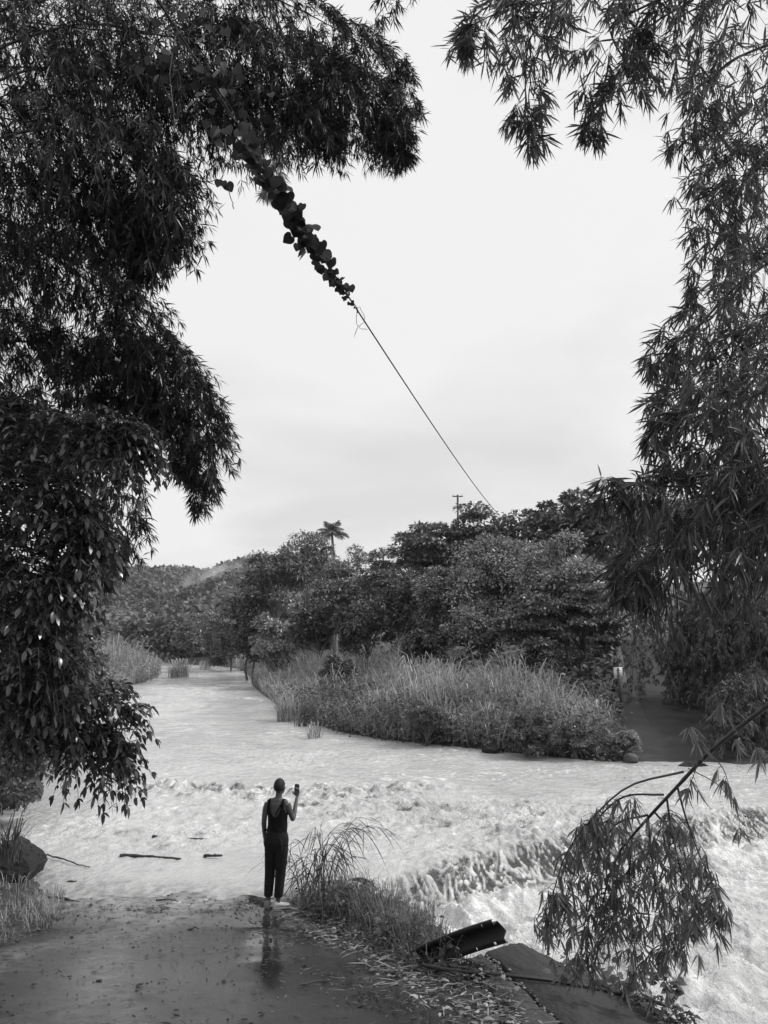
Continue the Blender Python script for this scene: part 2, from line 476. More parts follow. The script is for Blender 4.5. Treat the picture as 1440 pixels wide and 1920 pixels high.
RZ = near_plane(Vv) + .006 + .012 * fbm(RX * .7, Vv * .7, 3, 11) + .03 * fbm(RX * .9 + 3, Vv * 1.1, 4, 12) * sstep(9.6, 10.8, Vv) + .022 * np.exp(-((RX + 1.55) / .8) ** 2) * sstep(9.8, 10.8, Vv) - .02 * np.exp(-((U - .93) / .06) ** 2)
def road_z(x, y):
    x = np.asarray(x, float); y = np.asarray(y, float)
    fj = np.clip((y - vv[0]) / .07, 0, len(vv) - 1.001); j = fj.astype(int); f = fj - j
    xl = np.interp(y, vv, XL[:, 0]); xr = np.interp(y, vv, XR[:, 0])
    fu = np.clip((x - xl) / (xr - xl), 0, 1) * (len(uu) - 1.001); k = fu.astype(int); g = fu - k
    z = (RZ[j, k] * (1 - f) + RZ[j + 1, k] * f) * (1 - g) + (RZ[j, k + 1] * (1 - f) + RZ[j + 1, k + 1] * f) * g
    return np.where((x > xl) & (x < xr), z, -9)
def surf(x, y): return np.maximum(H(x, y), road_z(x, y))
i = np.arange(U.size).reshape(U.shape)
Q = np.stack([i[:-1, :-1], i[:-1, 1:], i[1:, 1:], i[1:, :-1]], -1).reshape(-1, 4)
px = topix(np.stack([RX, Vv, RZ], -1))
# silt: a band swept along the left edge, a trail down the middle, and the flood margin
trail = np.exp(-((RX + 2.55 + .32 * (Vv - 8.5) * 0 + .35 * np.sin(Vv * .9) - .12 * (9 - Vv)) / .28) ** 2) * sstep(5, 6, Vv)
edge = np.exp(-((RX - XL - .75 - .25 * np.sin(Vv * 2)) / .3) ** 2) * sstep(6.5, 8.5, Vv)
flood = sstep(10.0, 11.2, Vv + .25 * fbm(RX, Vv, 3, 4))
lowleft = np.exp(-((RX + 2.4) / .6) ** 2) * (1 - sstep(5.5, 7.5, Vv))
silt = np.clip(trail * 1.0 + edge * 1.1 + .9 * lowleft, 0, 1) + flood * 2.2
wet = np.clip(.62 + .9 * fbm(RX * .6, Vv * .5, 3, 19) + .3 * sstep(-1.6, -.4, RX), 0, 1)
pool = np.clip(np.exp(-((RX + .150 * Vv) / (.26 + .12 * fbm(RX, Vv, 3, 15))) ** 2) * sstep(6.6, 8.2, Vv) * (1.1 + .8 * fbm(RX * 3, Vv * 3, 3, 16)), 0, 1)
silt = silt * (1 - pool)
me = mk_mesh('road', np.stack([RX, Vv, RZ], -1).reshape(-1, 3), [Q], asphalt(), smooth=True, attrs={'silt': silt.ravel(), 'wet': wet.ravel(), 'pool': pool.ravel()})
tag(link('road', me), kind='structure')

# far lane
t = np.linspace(0, 1, 80)
LS = LANE_S; T2 = unit(np.gradient(LS[:, :2], axis=0)); Nn = np.stack([T2[:, 1], -T2[:, 0]], -1)
W_ = np.linspace(-1, 1, 9)
LX = LS[:, None, 0] + Nn[:, None, 0] * LS[:, None, 3] * W_[None]; LY = LS[:, None, 1] + Nn[:, None, 1] * LS[:, None, 3] * W_[None]
LZ = np.repeat(LS[:, 2:3], 9, 1) + .01 + .10 * fbm(LX * .8, LY * .8, 3, 14) * (1 - sstep(23, 28, LY))
i = np.arange(LX.size).reshape(LX.shape)
Q = np.stack([i[:-1, :-1], i[:-1, 1:], i[1:, 1:], i[1:, :-1]], -1).reshape(-1, 4)
M['far_lane'] = grain_mat('shaded_worn_lane', .008, .045, 1.6, (.5, .8), .4, 30)  # shade of the trees overhead put into the dark lane colour
tag(link('lane', mk_mesh('lane', np.stack([LX, LY, LZ], -1).reshape(-1, 3), [Q], M['far_lane'], smooth=True)), kind='structure')

# ------------------------------------------------------------------ river
LIP = np.array([(-3.0, 4.0), (-.8, 10.2)] + [tuple(gz(a, b)[:2]) for a, b in ((690, 1656), (760, 1634), (900, 1603), (1050, 1571), (1200, 1545), (1330, 1524), (1440, 1508))] + [(20, 21.0), (40, 30)])
LIP[2:9] += 0
def lip_s(x, y):
    """distance upstream (+) or downstream (-) of the weir lip"""
    return (y - np.interp(x, LIP[:, 0], LIP[:, 1])) * .86
FALL = .52
def water(X, Y):
    sd = -river_sd(X, Y)                      # into the water
    s = lip_s(X, Y)
    down = sstep(.1, -.3, s)                  # 1 below the weir
    wob = .12 * fbm(X * .8, Y * .8, 3, 71)
    drop = -FALL * sstep(.10, -.50, s + wob)
    face = np.exp(-((s + .22 + wob) / .28) ** 4)
    calm = sstep(.0, 2.2, sd) * .9 + .1
    mud = np.exp(-(((X + 3.4) / 2.4) ** 2 + ((Y - 12.1) / .9) ** 2))     # slack water by the road end
    calm = calm * (1 - .8 * mud)
    band = np.exp(-((Y - 19.0 - .4 * np.sin(X * .8)) / .75) ** 2) * sstep(-7.5, -5, X) * (1 - sstep(.5, 3, X))
    band2 = np.exp(-((Y - 16.9 + .2 * X) / 1.6) ** 2) * sstep(-3, 0, X) * (1 - sstep(4, 7, X))
    rough = np.clip(.16 + .85 * fbm(X * .21, Y * .16, 3, 61) + 1.1 * band + .75 * band2, .05, 1.4)
    fu = X * .35 - Y * .94; fv = X * .94 + Y * .35          # along and across the stream
    wx = .5 * perlin(X * .7, Y * .7, 25); wy = .5 * perlin(X * .7 + 40, Y * .7, 26)
    r1 = ridged(fv * .6 + wx, fu * .55 + wy, 3, 31)
    r2 = ridged(fv * 1.7 + wx, fu * 1.4 + wy, 3, 35)
    n1 = fbm(fv * 1.1, fu * .9, 4, 37); n2 = fbm(fv * 5, fu * 4, 3, 38)
    r3 = ridged(fv * 4.2 + wx, fu * 3.2 + wy, 2, 39)
    rg = np.clip(rough, 0, 1.3)
    up = (.022 * n1 + .014 * n2 + rg * ((.13 + .02 * band) * np.maximum(r1, 0) ** 3 + (.10 + .03 * band) * np.maximum(r2, 0) ** 3 + .07 * np.maximum(r3, 0) ** 3) + .09 * rg * n2 - .05 * rg) * calm
    # cascade: ropes of water running down the face
    du = X * .50 - Y * .86; dv = X * .86 + Y * .50
    cell = ridged(dv * 6.6 + .9 * perlin(du * 2.6, dv * 2.6, 77), du * 5.2 + .8 * perlin(du * 3.4, dv * 3.4, 78), 1, 79)
    cas = face * (.075 * (np.maximum(cell, 0) ** 2 - .5) + .03 * fbm(dv * 8, du * 5, 2, 80)) * np.clip(.75 + .9 * fbm(dv * .5, du * .3, 2, 81), .25, 1.3)
    # churned water below
    q1 = ridged(dv * .6 + wx, du * .42 + wy, 3, 51); q2 = ridged(dv * 1.6 + wx, du * 1.2 + wy, 3, 53); q3 = fbm(dv * 4.5, du * 3.4, 4, 55)
    dn = .22 * (np.maximum(q1, 0) ** 2 - .4) + .10 * (np.maximum(q2, 0) ** 3 - .3) + .05 * q3 + .03 * ridged(dv * 6, du * 5, 2, 58)
    boil = np.exp(-((s + 1.0) / .45) ** 2)
    z = drop + up * (1 - down) + cas + down * (1 - face) * dn * (1 + .5 * boil) + boil * .1
    l1 = sstep(.80, .99, ridged(fv * .8 + 1.4 * wx, fu * .5 + 1.4 * wy, 2, 91)); l2 = sstep(.78, .98, ridged(fv * 2.1 + 2 * wx, fu * 1.3 + 2 * wy, 2, 92)); l3 = sstep(.72, .98, ridged(fv * 4.6 + 2 * wx, fu * 2.8 + 2 * wy, 2, 94))
    patch = np.clip(.25 + 1.5 * fbm(X * .33, Y * .26, 3, 93) + .6 * rg, 0, 1)
    foam_up = np.clip((.55 * l1 + .7 * l2 + .5 * l3) * patch + .9 * rg * sstep(.75, .97, r2) + .35 * rg * sstep(.1, .45, n1), 0, 1) * (1 - .9 * mud)
    foam_face = sstep(.74, .97, cell) * np.clip(.8 + fbm(dv * .7, du * .5, 2, 83), .3, 1)
    foam_dn = np.clip(.16 + 1.1 * fbm(X * .6, Y * .6, 4, 57) + .6 * sstep(.62, .92, q2) + .4 * sstep(.75, .97, ridged(dv * 3.2 + 2 * wx, du * 2.6 + 2 * wy, 2, 59)) + .45 * boil, 0, 1)
    foam = foam_up * (1 - down) * (1 - face) + face * foam_face * .95 + down * (1 - face) * foam_dn
    specks = sstep(.42, .6, fbm(fv * 2.2 + wx, fu * 5.5, 3, 96)) * sstep(-.1, .25, fbm(X * .12, Y * .1, 2, 97)) * calm
    shade_murk = .8 * specks * (1 - down) * (1 - face) + face * (1 - sstep(.55, .9, cell)) * np.clip(.75 + 1.3 * fbm(dv * .6, du * .5, 3, 82), .1, 1) + (1 - down) * (1 - face) * (.10 + 1.2 * rg + .6 * band) * sstep(.22, .62, fbm(fv * 1.6 + wx, fu * 2.4, 3, 95) + .3 * rg - .1) + .5 * down * (1 - face) * sstep(.55, .2, q1) * (1 - foam_dn)  # shade of hollows and dark reflections on crests painted as darker water
    shade_murk = np.clip(shade_murk, 0, 1) + 1.3 * face * np.clip(shade_murk, 0, 1)
    shade_murk = shade_murk + .55 * sstep(1.0, .0, sd + .25 * fbm(X * 1.3, Y * 1.3, 3, 98)) * (Y < 13.5) * (X < -.9)  # shallow water over the dark road end
    return z, foam, shade_murk, np.clip(.12 + .9 * rg + .7 * down + .6 * face + .25 * sstep(.1, .5, n1), 0, 1) * (1 - .7 * mud)
def water_mat():
    m, nt, n, l, b = nodes_of('muddy_water')
    g = n.new('ShaderNodeNewGeometry')
    f = n.new('ShaderNodeAttribute'); f.attribute_name = 'foam'
    def noise(scale, detail, stretch=(1, 1, 1), rough=.6):
        t = n.new('ShaderNodeTexNoise'); t.inputs['Scale'].default_value = scale; t.inputs['Detail'].default_value = detail; t.inputs['Roughness'].default_value = rough
        mp = n.new('ShaderNodeMapping'); mp.inputs['Scale'].default_value = stretch; mp.inputs['Rotation'].default_value = (0, 0, .35)
        l.new(g.outputs['Position'], mp.inputs['Vector']); l.new(mp.outputs[0], t.inputs['Vector']); return t.outputs['Fac']
    def rng(v, a, b_, c, d):
        r = n.new('ShaderNodeMapRange'); r.inputs['From Min'].default_value = a; r.inputs['From Max'].default_value = b_
        r.inputs['To Min'].default_value = c; r.inputs['To Max'].default_value = d; l.new(v, r.inputs['Value']); return r.outputs[0]
    def op(o, a, b_):
        k = n.new('ShaderNodeMath'); k.operation = o
        for i, v in enumerate((a, b_)):
            if isinstance(v, (int, float)): k.inputs[i].default_value = v
            else: l.new(v, k.inputs[i])
        return k.outputs[0]
    wv = n.new('ShaderNodeTexNoise'); wv.inputs['Scale'].default_value = 1.3; wv.inputs['Detail'].default_value = 3; l.new(g.outputs['Position'], wv.inputs['Vector'])
    vm = n.new('ShaderNodeVectorMath'); vm.operation = 'SCALE'; vm.inputs['Scale'].default_value = 1.6; l.new(wv.outputs['Color'], vm.inputs[0])
    va = n.new('ShaderNodeVectorMath'); l.new(vm.outputs[0], va.inputs[0]); l.new(g.outputs['Position'], va.inputs[1])
    def thread(scale, w):
        t = n.new('ShaderNodeTexNoise'); t.inputs['Scale'].default_value = scale; t.inputs['Detail'].default_value = 4; t.inputs['Roughness'].default_value = .55
        mp = n.new('ShaderNodeMapping'); mp.inputs['Scale'].default_value = (1, .6, 1); mp.inputs['Rotation'].default_value = (0, 0, .35); l.new(va.outputs[0], mp.inputs['Vector']); l.new(mp.outputs[0], t.inputs['Vector'])
        return rng(op('ABSOLUTE', op('SUBTRACT', t.outputs['Fac'], .5), 0), w, 0, 0, 1)
    rr0 = n.new('ShaderNodeAttribute'); rr0.attribute_name = 'rough'
    threads = op('MULTIPLY', op('MULTIPLY', op('ADD', .25, rr0.outputs['Fac']), op('MAXIMUM', op('MULTIPLY', thread(2.4, .035), .8), thread(5.5, .05))), op('MULTIPLY', rng(noise(.5, 4), .45, .66, 0, 1), .85))
    lace = rng(noise(5.5, 7, (1, .6, 1), .65), .40, .60, 0, 1)
    fo = n.new('ShaderNodeMath'); fo.operation = 'MULTIPLY'; l.new(f.outputs['Fac'], fo.inputs[0]); l.new(rng(lace, 0, 1, .3, 1.3), fo.inputs[1]); fo.use_clamp = True
    fo_ = fo; fo = n.new('ShaderNodeMath'); fo.operation = 'MAXIMUM'; fo.use_clamp = True; l.new(fo_.outputs[0], fo.inputs[0]); l.new(threads, fo.inputs[1])
    mud = rng(noise(.55, 5, (1, .5, 1)), .35, .65, .52, .60)
    kk = n.new('ShaderNodeAttribute'); kk.attribute_name = 'shade_murk'
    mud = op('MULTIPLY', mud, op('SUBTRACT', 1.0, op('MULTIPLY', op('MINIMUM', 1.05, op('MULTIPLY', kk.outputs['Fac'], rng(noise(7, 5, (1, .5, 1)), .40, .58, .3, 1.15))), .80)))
    mix = n.new('ShaderNodeMix'); mix.data_type = 'FLOAT'
    l.new(fo.outputs[0], mix.inputs[0]); l.new(mud, mix.inputs[2]); mix.inputs[3].default_value = .93
    l.new(mix.outputs[0], b.inputs['Base Color'])
    l.new(rng(fo.outputs[0], 0, 1, .10, .55), b.inputs['Roughness'])
    b.inputs['IOR'].default_value = 1.33; spec(b, .5)
    bp = n.new('ShaderNodeBump'); bp.inputs['Strength'].default_value = .9; bp.inputs['Distance'].default_value = .09
    rr_ = n.new('ShaderNodeAttribute'); rr_.attribute_name = 'rough'
    l.new(op('ADD', .3, op('MULTIPLY', rr_.outputs['Fac'], .8)), bp.inputs['Strength'])
    hh = op('ADD', noise(4.2, 6, (1, .7, 1)), op('MULTIPLY', noise(13, 5), .5))
    l.new(hh, bp.inputs['Height']); l.new(bp.outputs[0], b.inputs['Normal'])
    return m
M['water'] = water_mat()
FINE = lambda X, Y: (lip_s(X, Y) < .55) & (lip_s(X, Y) > -4.2) & (X > -1.2) & (X < 8.6) & (Y < 17)
G_ = [grid_mesh(np.arange(-1.3, 8.7, .032), np.arange(4.0, 17.0, .032), lambda X, Y: X * 0),
      grid_mesh(np.arange(-13, 15, .06), np.arange(4.0, 27.0, .06), lambda X, Y: X * 0),
      grid_mesh(np.arange(-34, 24, .22), np.arange(26.9, 60, .2), lambda X, Y: X * 0),
      grid_mesh(np.concatenate([np.arange(-75, -13, .8)]), np.arange(9, 27, .8), lambda X, Y: X * 0),
      grid_mesh(np.arange(14.8, 80, .5), np.arange(-6, 45, .5), lambda X, Y: X * 0),
      grid_mesh(np.arange(-90, 10, .5), np.arange(59.8, 150, .45), lambda X, Y: X * 0)]
VV, QQ, FO, MK, RF, base = [], [], [], [], [], 0
for gi, (V, Q, X, Y) in enumerate(G_):
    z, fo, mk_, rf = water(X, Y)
    V[:, 2] = z.ravel()
    keep = (river_sd(X, Y) < 1.2).ravel()
    Q = Q[keep[Q].any(1)]
    fm = FINE(X, Y).ravel()[Q]
    Q = Q[fm.any(1)] if gi == 0 else Q[~fm.all(1)]
    used = np.unique(Q); re = np.zeros(len(V), int); re[used] = np.arange(len(used))
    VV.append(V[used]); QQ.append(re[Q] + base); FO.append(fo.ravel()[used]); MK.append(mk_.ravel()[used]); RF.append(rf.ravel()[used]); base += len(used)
me = mk_mesh('river', np.concatenate(VV), [np.concatenate(QQ)], M['water'], smooth=True, attrs={'foam': np.concatenate(FO), 'shade_murk': np.concatenate(MK), 'rough': np.concatenate(RF)})
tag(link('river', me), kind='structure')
def wz(x, y): return float(water(np.array([x]), np.array([y]))[0][0])
# ------------------------------------------------------------------ foliage builders
CAMP = np.array([0, 0, ZC])
def spine_px(ctrl, n=24):
    """ctrl: (px, py, y, radius) -> resampled 3-D spine (n,3) and radii"""
    S = smooth_path([tuple(at(a, b, c)) + (r,) for a, b, c, r in ctrl], n)
    return S[:, :3], np.maximum(S[:, 3], .05)
def sprays(rng, S, R, nb, droop=.8, out_up=.2, fwd=.5, per=(3, 5), fan=6, L=.17, spread=.75, down=.5, steps=6):
    """bamboo-like branchlets that arch out of a spine and carry fans of narrow leaves; returns leaf arrays and twig paths"""
    m = len(S)
    cw = np.cumsum(R + .04); t = np.minimum(np.interp(rng.uniform(0, 1, nb), np.concatenate([[0], cw / cw[-1]]), np.arange(m + 1)), m - 1.001); i = t.astype(int); f = (t - i)[:, None]
    base = S[i] * (1 - f) + S[i + 1] * f; r = R[i] * (1 - f[:, 0]) + R[i + 1] * f[:, 0]
    tan = unit(S[i + 1] - S[i])
    o = rng.normal(size=(nb, 3)); o = unit(o - .6 * (o * tan).sum(1, keepdims=True) * tan)
    o = unit(o + tan * fwd + np.array([0, 0, out_up]))
    ln = r * rng.uniform(.55, 1.15, nb)
    s = np.linspace(0, 1, steps)[None, :, None]
    base = base + o * (r * rng.uniform(0, .25, nb))[:, None]
    paths = base[:, None] + o[:, None] * ln[:, None, None] * s + np.array([0, 0, -1.0]) * (droop * ln)[:, None, None] * s ** 2
    k = per[1]
    ts = np.concatenate([rng.uniform(.3, 1, (nb, k - 1)), np.ones((nb, 1))], 1)
    fi = ts * (steps - 1); ii = np.minimum(fi.astype(int), steps - 2); ff = (fi - ii)[..., None]
    a = np.arange(nb)[:, None]
    P = paths[a, ii] * (1 - ff) + paths[a, ii + 1] * ff; TT = unit(paths[a, ii + 1] - paths[a, ii])
    P = np.repeat(P.reshape(-1, 3), fan, 0); TT = np.repeat(TT.reshape(-1, 3), fan, 0)
    D = unit(TT + rng.normal(size=TT.shape) * spread + np.array([0, 0, -down]))
    P = P + rng.normal(size=P.shape) * .012
    LL = L * rng.uniform(.6, 1.25, len(P))
    return P, D, LL, paths
def emit_leaves(geo, rng, P, D, LL, ratio, six=True, droop=.12, up=.5, lo=.6, hi=1.35):
    N = frame(D, rng, up)
    if six:
        V, q, tr = leaf6(P, D, N, LL, LL * ratio, droop); geo.add(V, q, tr, tones(rng, len(P), 6, lo, hi))
    else:
        V, q, tr = leaf4(P, D, N, LL, LL * ratio, droop); geo.add(V, q, tr, tones(rng, len(P), 4, lo, hi))
def unit_leaf(name, mat, ratio, droop=.12, rows=5, shape=lambda t: math.sin(math.pi * t ** .75) , fold=.15, tone=1.0):
    """one leaf of length 1 along +Y, normal +Z"""
    V, q, tr = [], [], []
    V.append((0, 0, 0))
    ts = [j / (rows + 1) for j in range(1, rows + 1)]
    for t_ in ts:
        w = ratio * .5 * shape(t_); z = -droop * t_ * t_
        V += [(-w, t_, z + fold * w), (0, t_, z), (w, t_, z + fold * w)]
    V.append((0, 1, -droop))
    tr += [(0, 2, 1), (0, 3, 2)]
    for j in range(rows - 1):
        b = 1 + 3 * j
        q += [(b, b + 1, b + 4, b + 3), (b + 1, b + 2, b + 5, b + 4)]
    b = 1 + 3 * (rows - 1); e = len(V) - 1
    tr += [(b, b + 1, e), (b + 1, b + 2, e)]
    return mk_mesh(name, V, [np.array(q, int).reshape(-1, 4), np.array(tr)], mat, np.full(len(V), tone), True)
def leaf_objects(root, name, meshes, rng, P, D, N, LL):
    o0 = world_loc(root)
    S = np.cross(D, N)
    for k in range(len(P)):
        ob = bpy.data.objects.new(name, meshes[int(rng.integers(len(meshes)))])
        ROOT.objects.link(ob); ob.parent = root
        p = P[k] - o0; L = float(LL[k])
        ob.matrix_basis = Matrix(((S[k][0] * L, D[k][0] * L, N[k][0] * L, p[0]), (S[k][1] * L, D[k][1] * L, N[k][1] * L, p[1]),
                                  (S[k][2] * L, D[k][2] * L, N[k][2] * L, p[2]), (0, 0, 0, 1)))
def show_order(P, LL):
    """indices, the leaves that should show largest in the photograph first"""
    q = topix(P); ok = (q[:, 0] > 5) & (q[:, 0] < 1435) & (q[:, 1] > 5) & (q[:, 1] < 1915)
    return np.argsort(-(LL / q[:, 2] * np.where(ok, 1, .01)) + q[:, 2] * .0)
def culm(root, name, ctrl, r0, r1, mat, sides=8, n=40, nodes=True, seg=.35):
    P = smooth_path(ctrl, n)
    ln = np.concatenate([[0], np.cumsum(np.linalg.norm(np.diff(P, axis=0), axis=1))])
    rr = r0 + (r1 - r0) * ln / ln[-1]
    if nodes:
        ph = (ln / seg) % 1.0; rr = rr * (1 + .14 * np.exp(-((np.minimum(ph, 1 - ph)) / .06) ** 2))
    V, q, tr = tubes(P, rr, sides, True)
    return Geo().add(V, q, tr).build(name, mat, root, True)

# ------------------------------------------------------------------ woodland trees
def crown_geo(rng, c, rx, ry, rz, kind, leafL, nclump, per):
    """leaf positions of a crown of ellipsoid c, rx, ry, rz"""
    u = unit(rng.normal(size=(nclump, 3))); u[:, 2] = np.where(u[:, 2] < -.35, -u[:, 2], u[:, 2])
    rad = rng.uniform(.4, 1.22, nclump) ** .7
    C = c + u * rad[:, None] * np.array([rx, ry, rz]) * rng.uniform(.8, 1.08, (nclump, 1))
    cr = rng.uniform(.10, .36, nclump) * (rx + rz) * .62
    P, D, N = [], [], []
    for k in range(nclump):
        v = unit(rng.normal(size=(per, 3)))
        if kind == 'umbrella':
            v[:, 2] = np.abs(v[:, 2]) * .8
            p = C[k] + v * cr[k] * np.array([1.1, 1.1, .55]) * rng.uniform(.6, 1, (per, 1))
            d = unit(v * np.array([1, 1, .2]) + rng.normal(size=(per, 3)) * .45 + np.array([0, 0, -.15]))
            nn = unit(np.array([0, 0, 1.0]) + rng.normal(size=(per, 3)) * .4)
        else:
            v[:, 2] = np.where(v[:, 2] < -.3, -v[:, 2], v[:, 2])
            p = C[k] + v * cr[k] * np.array([1, 1, .8]) * rng.uniform(.55, 1.05, (per, 1))
            d = unit(v + rng.normal(size=(per, 3)) * .6 + np.array([0, 0, -.35]))
            nn = unit(v + np.array([0, 0, .9]) + rng.normal(size=(per, 3)) * .45)
        N.append(unit(nn - (nn * d).sum(1, keepdims=True) * d)); P.append(p); D.append(d)
    return np.concatenate(P), np.concatenate(D), np.concatenate(N), C, cr
DENSER = 2.0
def tree(name, base, top_z, width, label, cat='tree', kind='round', mat='wood_leaf', leafL=.32, nclump=26, per=150, seed=0, group=None, trunk_r=.12, bark='bark', crown_from=.3, depth=None, ratio=.5, lean=0.):
    rng = np.random.default_rng(seed)
    per = int(per * DENSER); leafL = leafL * .68; nclump = int(nclump * 1.15)
    base = np.array([base[0], base[1], h1(base[0], base[1]) - .1])
    root = thing(name, base, label, cat, group)
    h = (top_z - base[2]) * (1.0 if kind == 'umbrella' else 1.04)
    if kind == 'umbrella': crown_from *= .35; nclump = int(nclump * 1.35); width *= 1.15
    rx = width / 2; ry = (depth or width) / 2
    zc = base[2] + h * (crown_from + 1) / 2; rz = h * (1 - crown_from) / 2
    c = np.array([base[0] + lean * h * .5, base[1], zc])
    P, D, N, C, cr = crown_geo(rng, c, rx * .8, ry * .8, rz * .85, kind, leafL, nclump, per)
    LL = leafL * rng.uniform(.6, 1.3, len(P))
    g = Geo(); V, q, tr = leaf4(P, D, N, LL, LL * ratio, .12)
    ct = np.repeat(rng.uniform(.75, 1.25, nclump), per) * rng.uniform(.7, 1.3, len(P))
    g.add(V, q, tr, np.repeat(ct, 4)); g.build('crown', M[mat], root)
    # trunk and limbs
    g = Geo()
    fork = np.array([base[0] + lean * h * .3, base[1], base[2] + h * max(crown_from, .28)])
    tp = smooth_path([base, base * .5 + fork * .5 + rng.normal(size=3) * .02 * h, fork, c + np.array([0, 0, rz * .3])], 12)
    V, q, tr = tubes(tp, np.linspace(trunk_r, trunk_r * .3, 12), 7); g.add(V, q, tr)
    pk = rng.permutation(nclump)[:min(12, nclump)]
    e = C[pk]; s0 = tp[6][None] + (tp[9] - tp[6])[None] * rng.uniform(0, 1, (len(pk), 1))
    ss = np.linspace(0, 1, 6)[None, :, None]
    paths = s0[:, None] + (e - s0)[:, None] * ss + np.array([0, 0, .12 * h]) * (ss * (1 - ss))
    V, q, tr = tubes(paths, np.broadcast_to(np.linspace(trunk_r * .42, trunk_r * .1, 6), (len(pk), 6)), 5); g.add(V, q, tr)
    g.build('trunk', M[bark], root, True)
    return root
def tree_px(name, px, py_top, w_px, y, label, cat='tree', **kw):
    p = at(px, py_top, y)
    return tree(name, (p[0], y), p[2], w_px * y / F, label, cat, **kw)
# ------------------------------------------------------------------ far hill and far woods
def far_woods():
    rng = np.random.default_rng(5)
    n = 5200
    x = rng.uniform(-330, 120, n * 4); y = rng.uniform(118, 430, n * 4)
    z = H(x, y, False)
    q = topix(np.stack([x, y, z + 4], -1))
    ok = (q[:, 0] > 90) & (q[:, 0] < 640) & (river_sd(x, y) > 5)
    x, y, z = x[ok][:n], y[ok][:n], z[ok][:n]
    m = len(x); r = rng.uniform(1.7, 3.8, m) * (1 + .5 * (y > 250)); 
    per = 90
    u = unit(rng.normal(size=(m, per, 3))); u[..., 2] = np.abs(u[..., 2])
    C = np.stack([x, y, z + r * rng.uniform(.6, 1.6, m)], -1)
    P = C[:, None] + u * r[:, None, None] * np.array([1, 1, .8]) * rng.uniform(.75, 1.02, (m, per, 1))
    # ragged lower skirt so that no crown floats
    P[:, :10, 2] = (z[:, None] + r[:, None] * rng.uniform(0, .6, (m, 10)))
    D = unit(u + rng.normal(size=u.shape) * .7 + np.array([0, 0, -.3])).reshape(-1, 3)
    N = unit(u.reshape(-1, 3) + np.array([0, 0, .8]) + rng.normal(size=D.shape) * .5); N = unit(N - (N * D).sum(1, keepdims=True) * D)
    LL = np.repeat(r, per) * rng.uniform(.2, .42, m * per)
    V, q, tr = leaf4(P.reshape(-1, 3), D, N, LL, LL * .75, .1)
    t = np.repeat(np.repeat(rng.uniform(.6, 1.35, m), per) * rng.uniform(.75, 1.25, m * per), 4)
    o = link('far_woods', mk_mesh('far_woods', V, [q], M['far_leaf'], t))
    tag(o, 'distant wooded hillside closing the valley beyond the river', 'woods', kind='stuff')
far_woods()

# ------------------------------------------------------------------ trees one can tell apart on the banks
GB = 'trees along the wooded far bank'
T = tree_px
# upstream, where the river bends away
for k, (px, pt, w, y, lab, kind, mt) in enumerate([
    (205, 1188, 62, 118, 'rounded bamboo mound behind the left reeds, nearest the left edge of the valley', 'round', 'wood_leaf'),
    (258, 1170, 58, 122, 'dark rounded bush standing behind the left reeds at the river bend', 'round', 'wood_dark'),
    (305, 1160, 62, 124, 'tall dark tree straight above the small reed tufts at the river bend', 'round', 'wood_dark'),
    (352, 1172, 64, 112, 'low broad dark tree at the far end of the visible water', 'round', 'wood_leaf'),
    (398, 1150, 76, 104, 'broad tree leaning over the far waterline, right of the low dark tree', 'round', 'wood_leaf'),
    (436, 1166, 66, 84, 'dark bushy tree whose skirt touches the water beside the pale leafed tree', 'round', 'wood_dark'),
    (345, 1128, 70, 160, 'pale crowned tree rising behind the trees at the river bend', 'round', 'wood_leaf'),
    (235, 1140, 70, 165, 'spreading tree on the foot of the far hill, above the left reeds', 'round', 'wood_leaf'),
    (420, 1112, 70, 150, 'tall crown below the mist on the far hill', 'round', 'wood_leaf')]):
    T('tree', px, pt, w, y, lab, kind=kind, mat=mt, leafL=.55, nclump=22, per=130, seed=100 + k, group=GB, crown_from=-.25, trunk_r=.12)
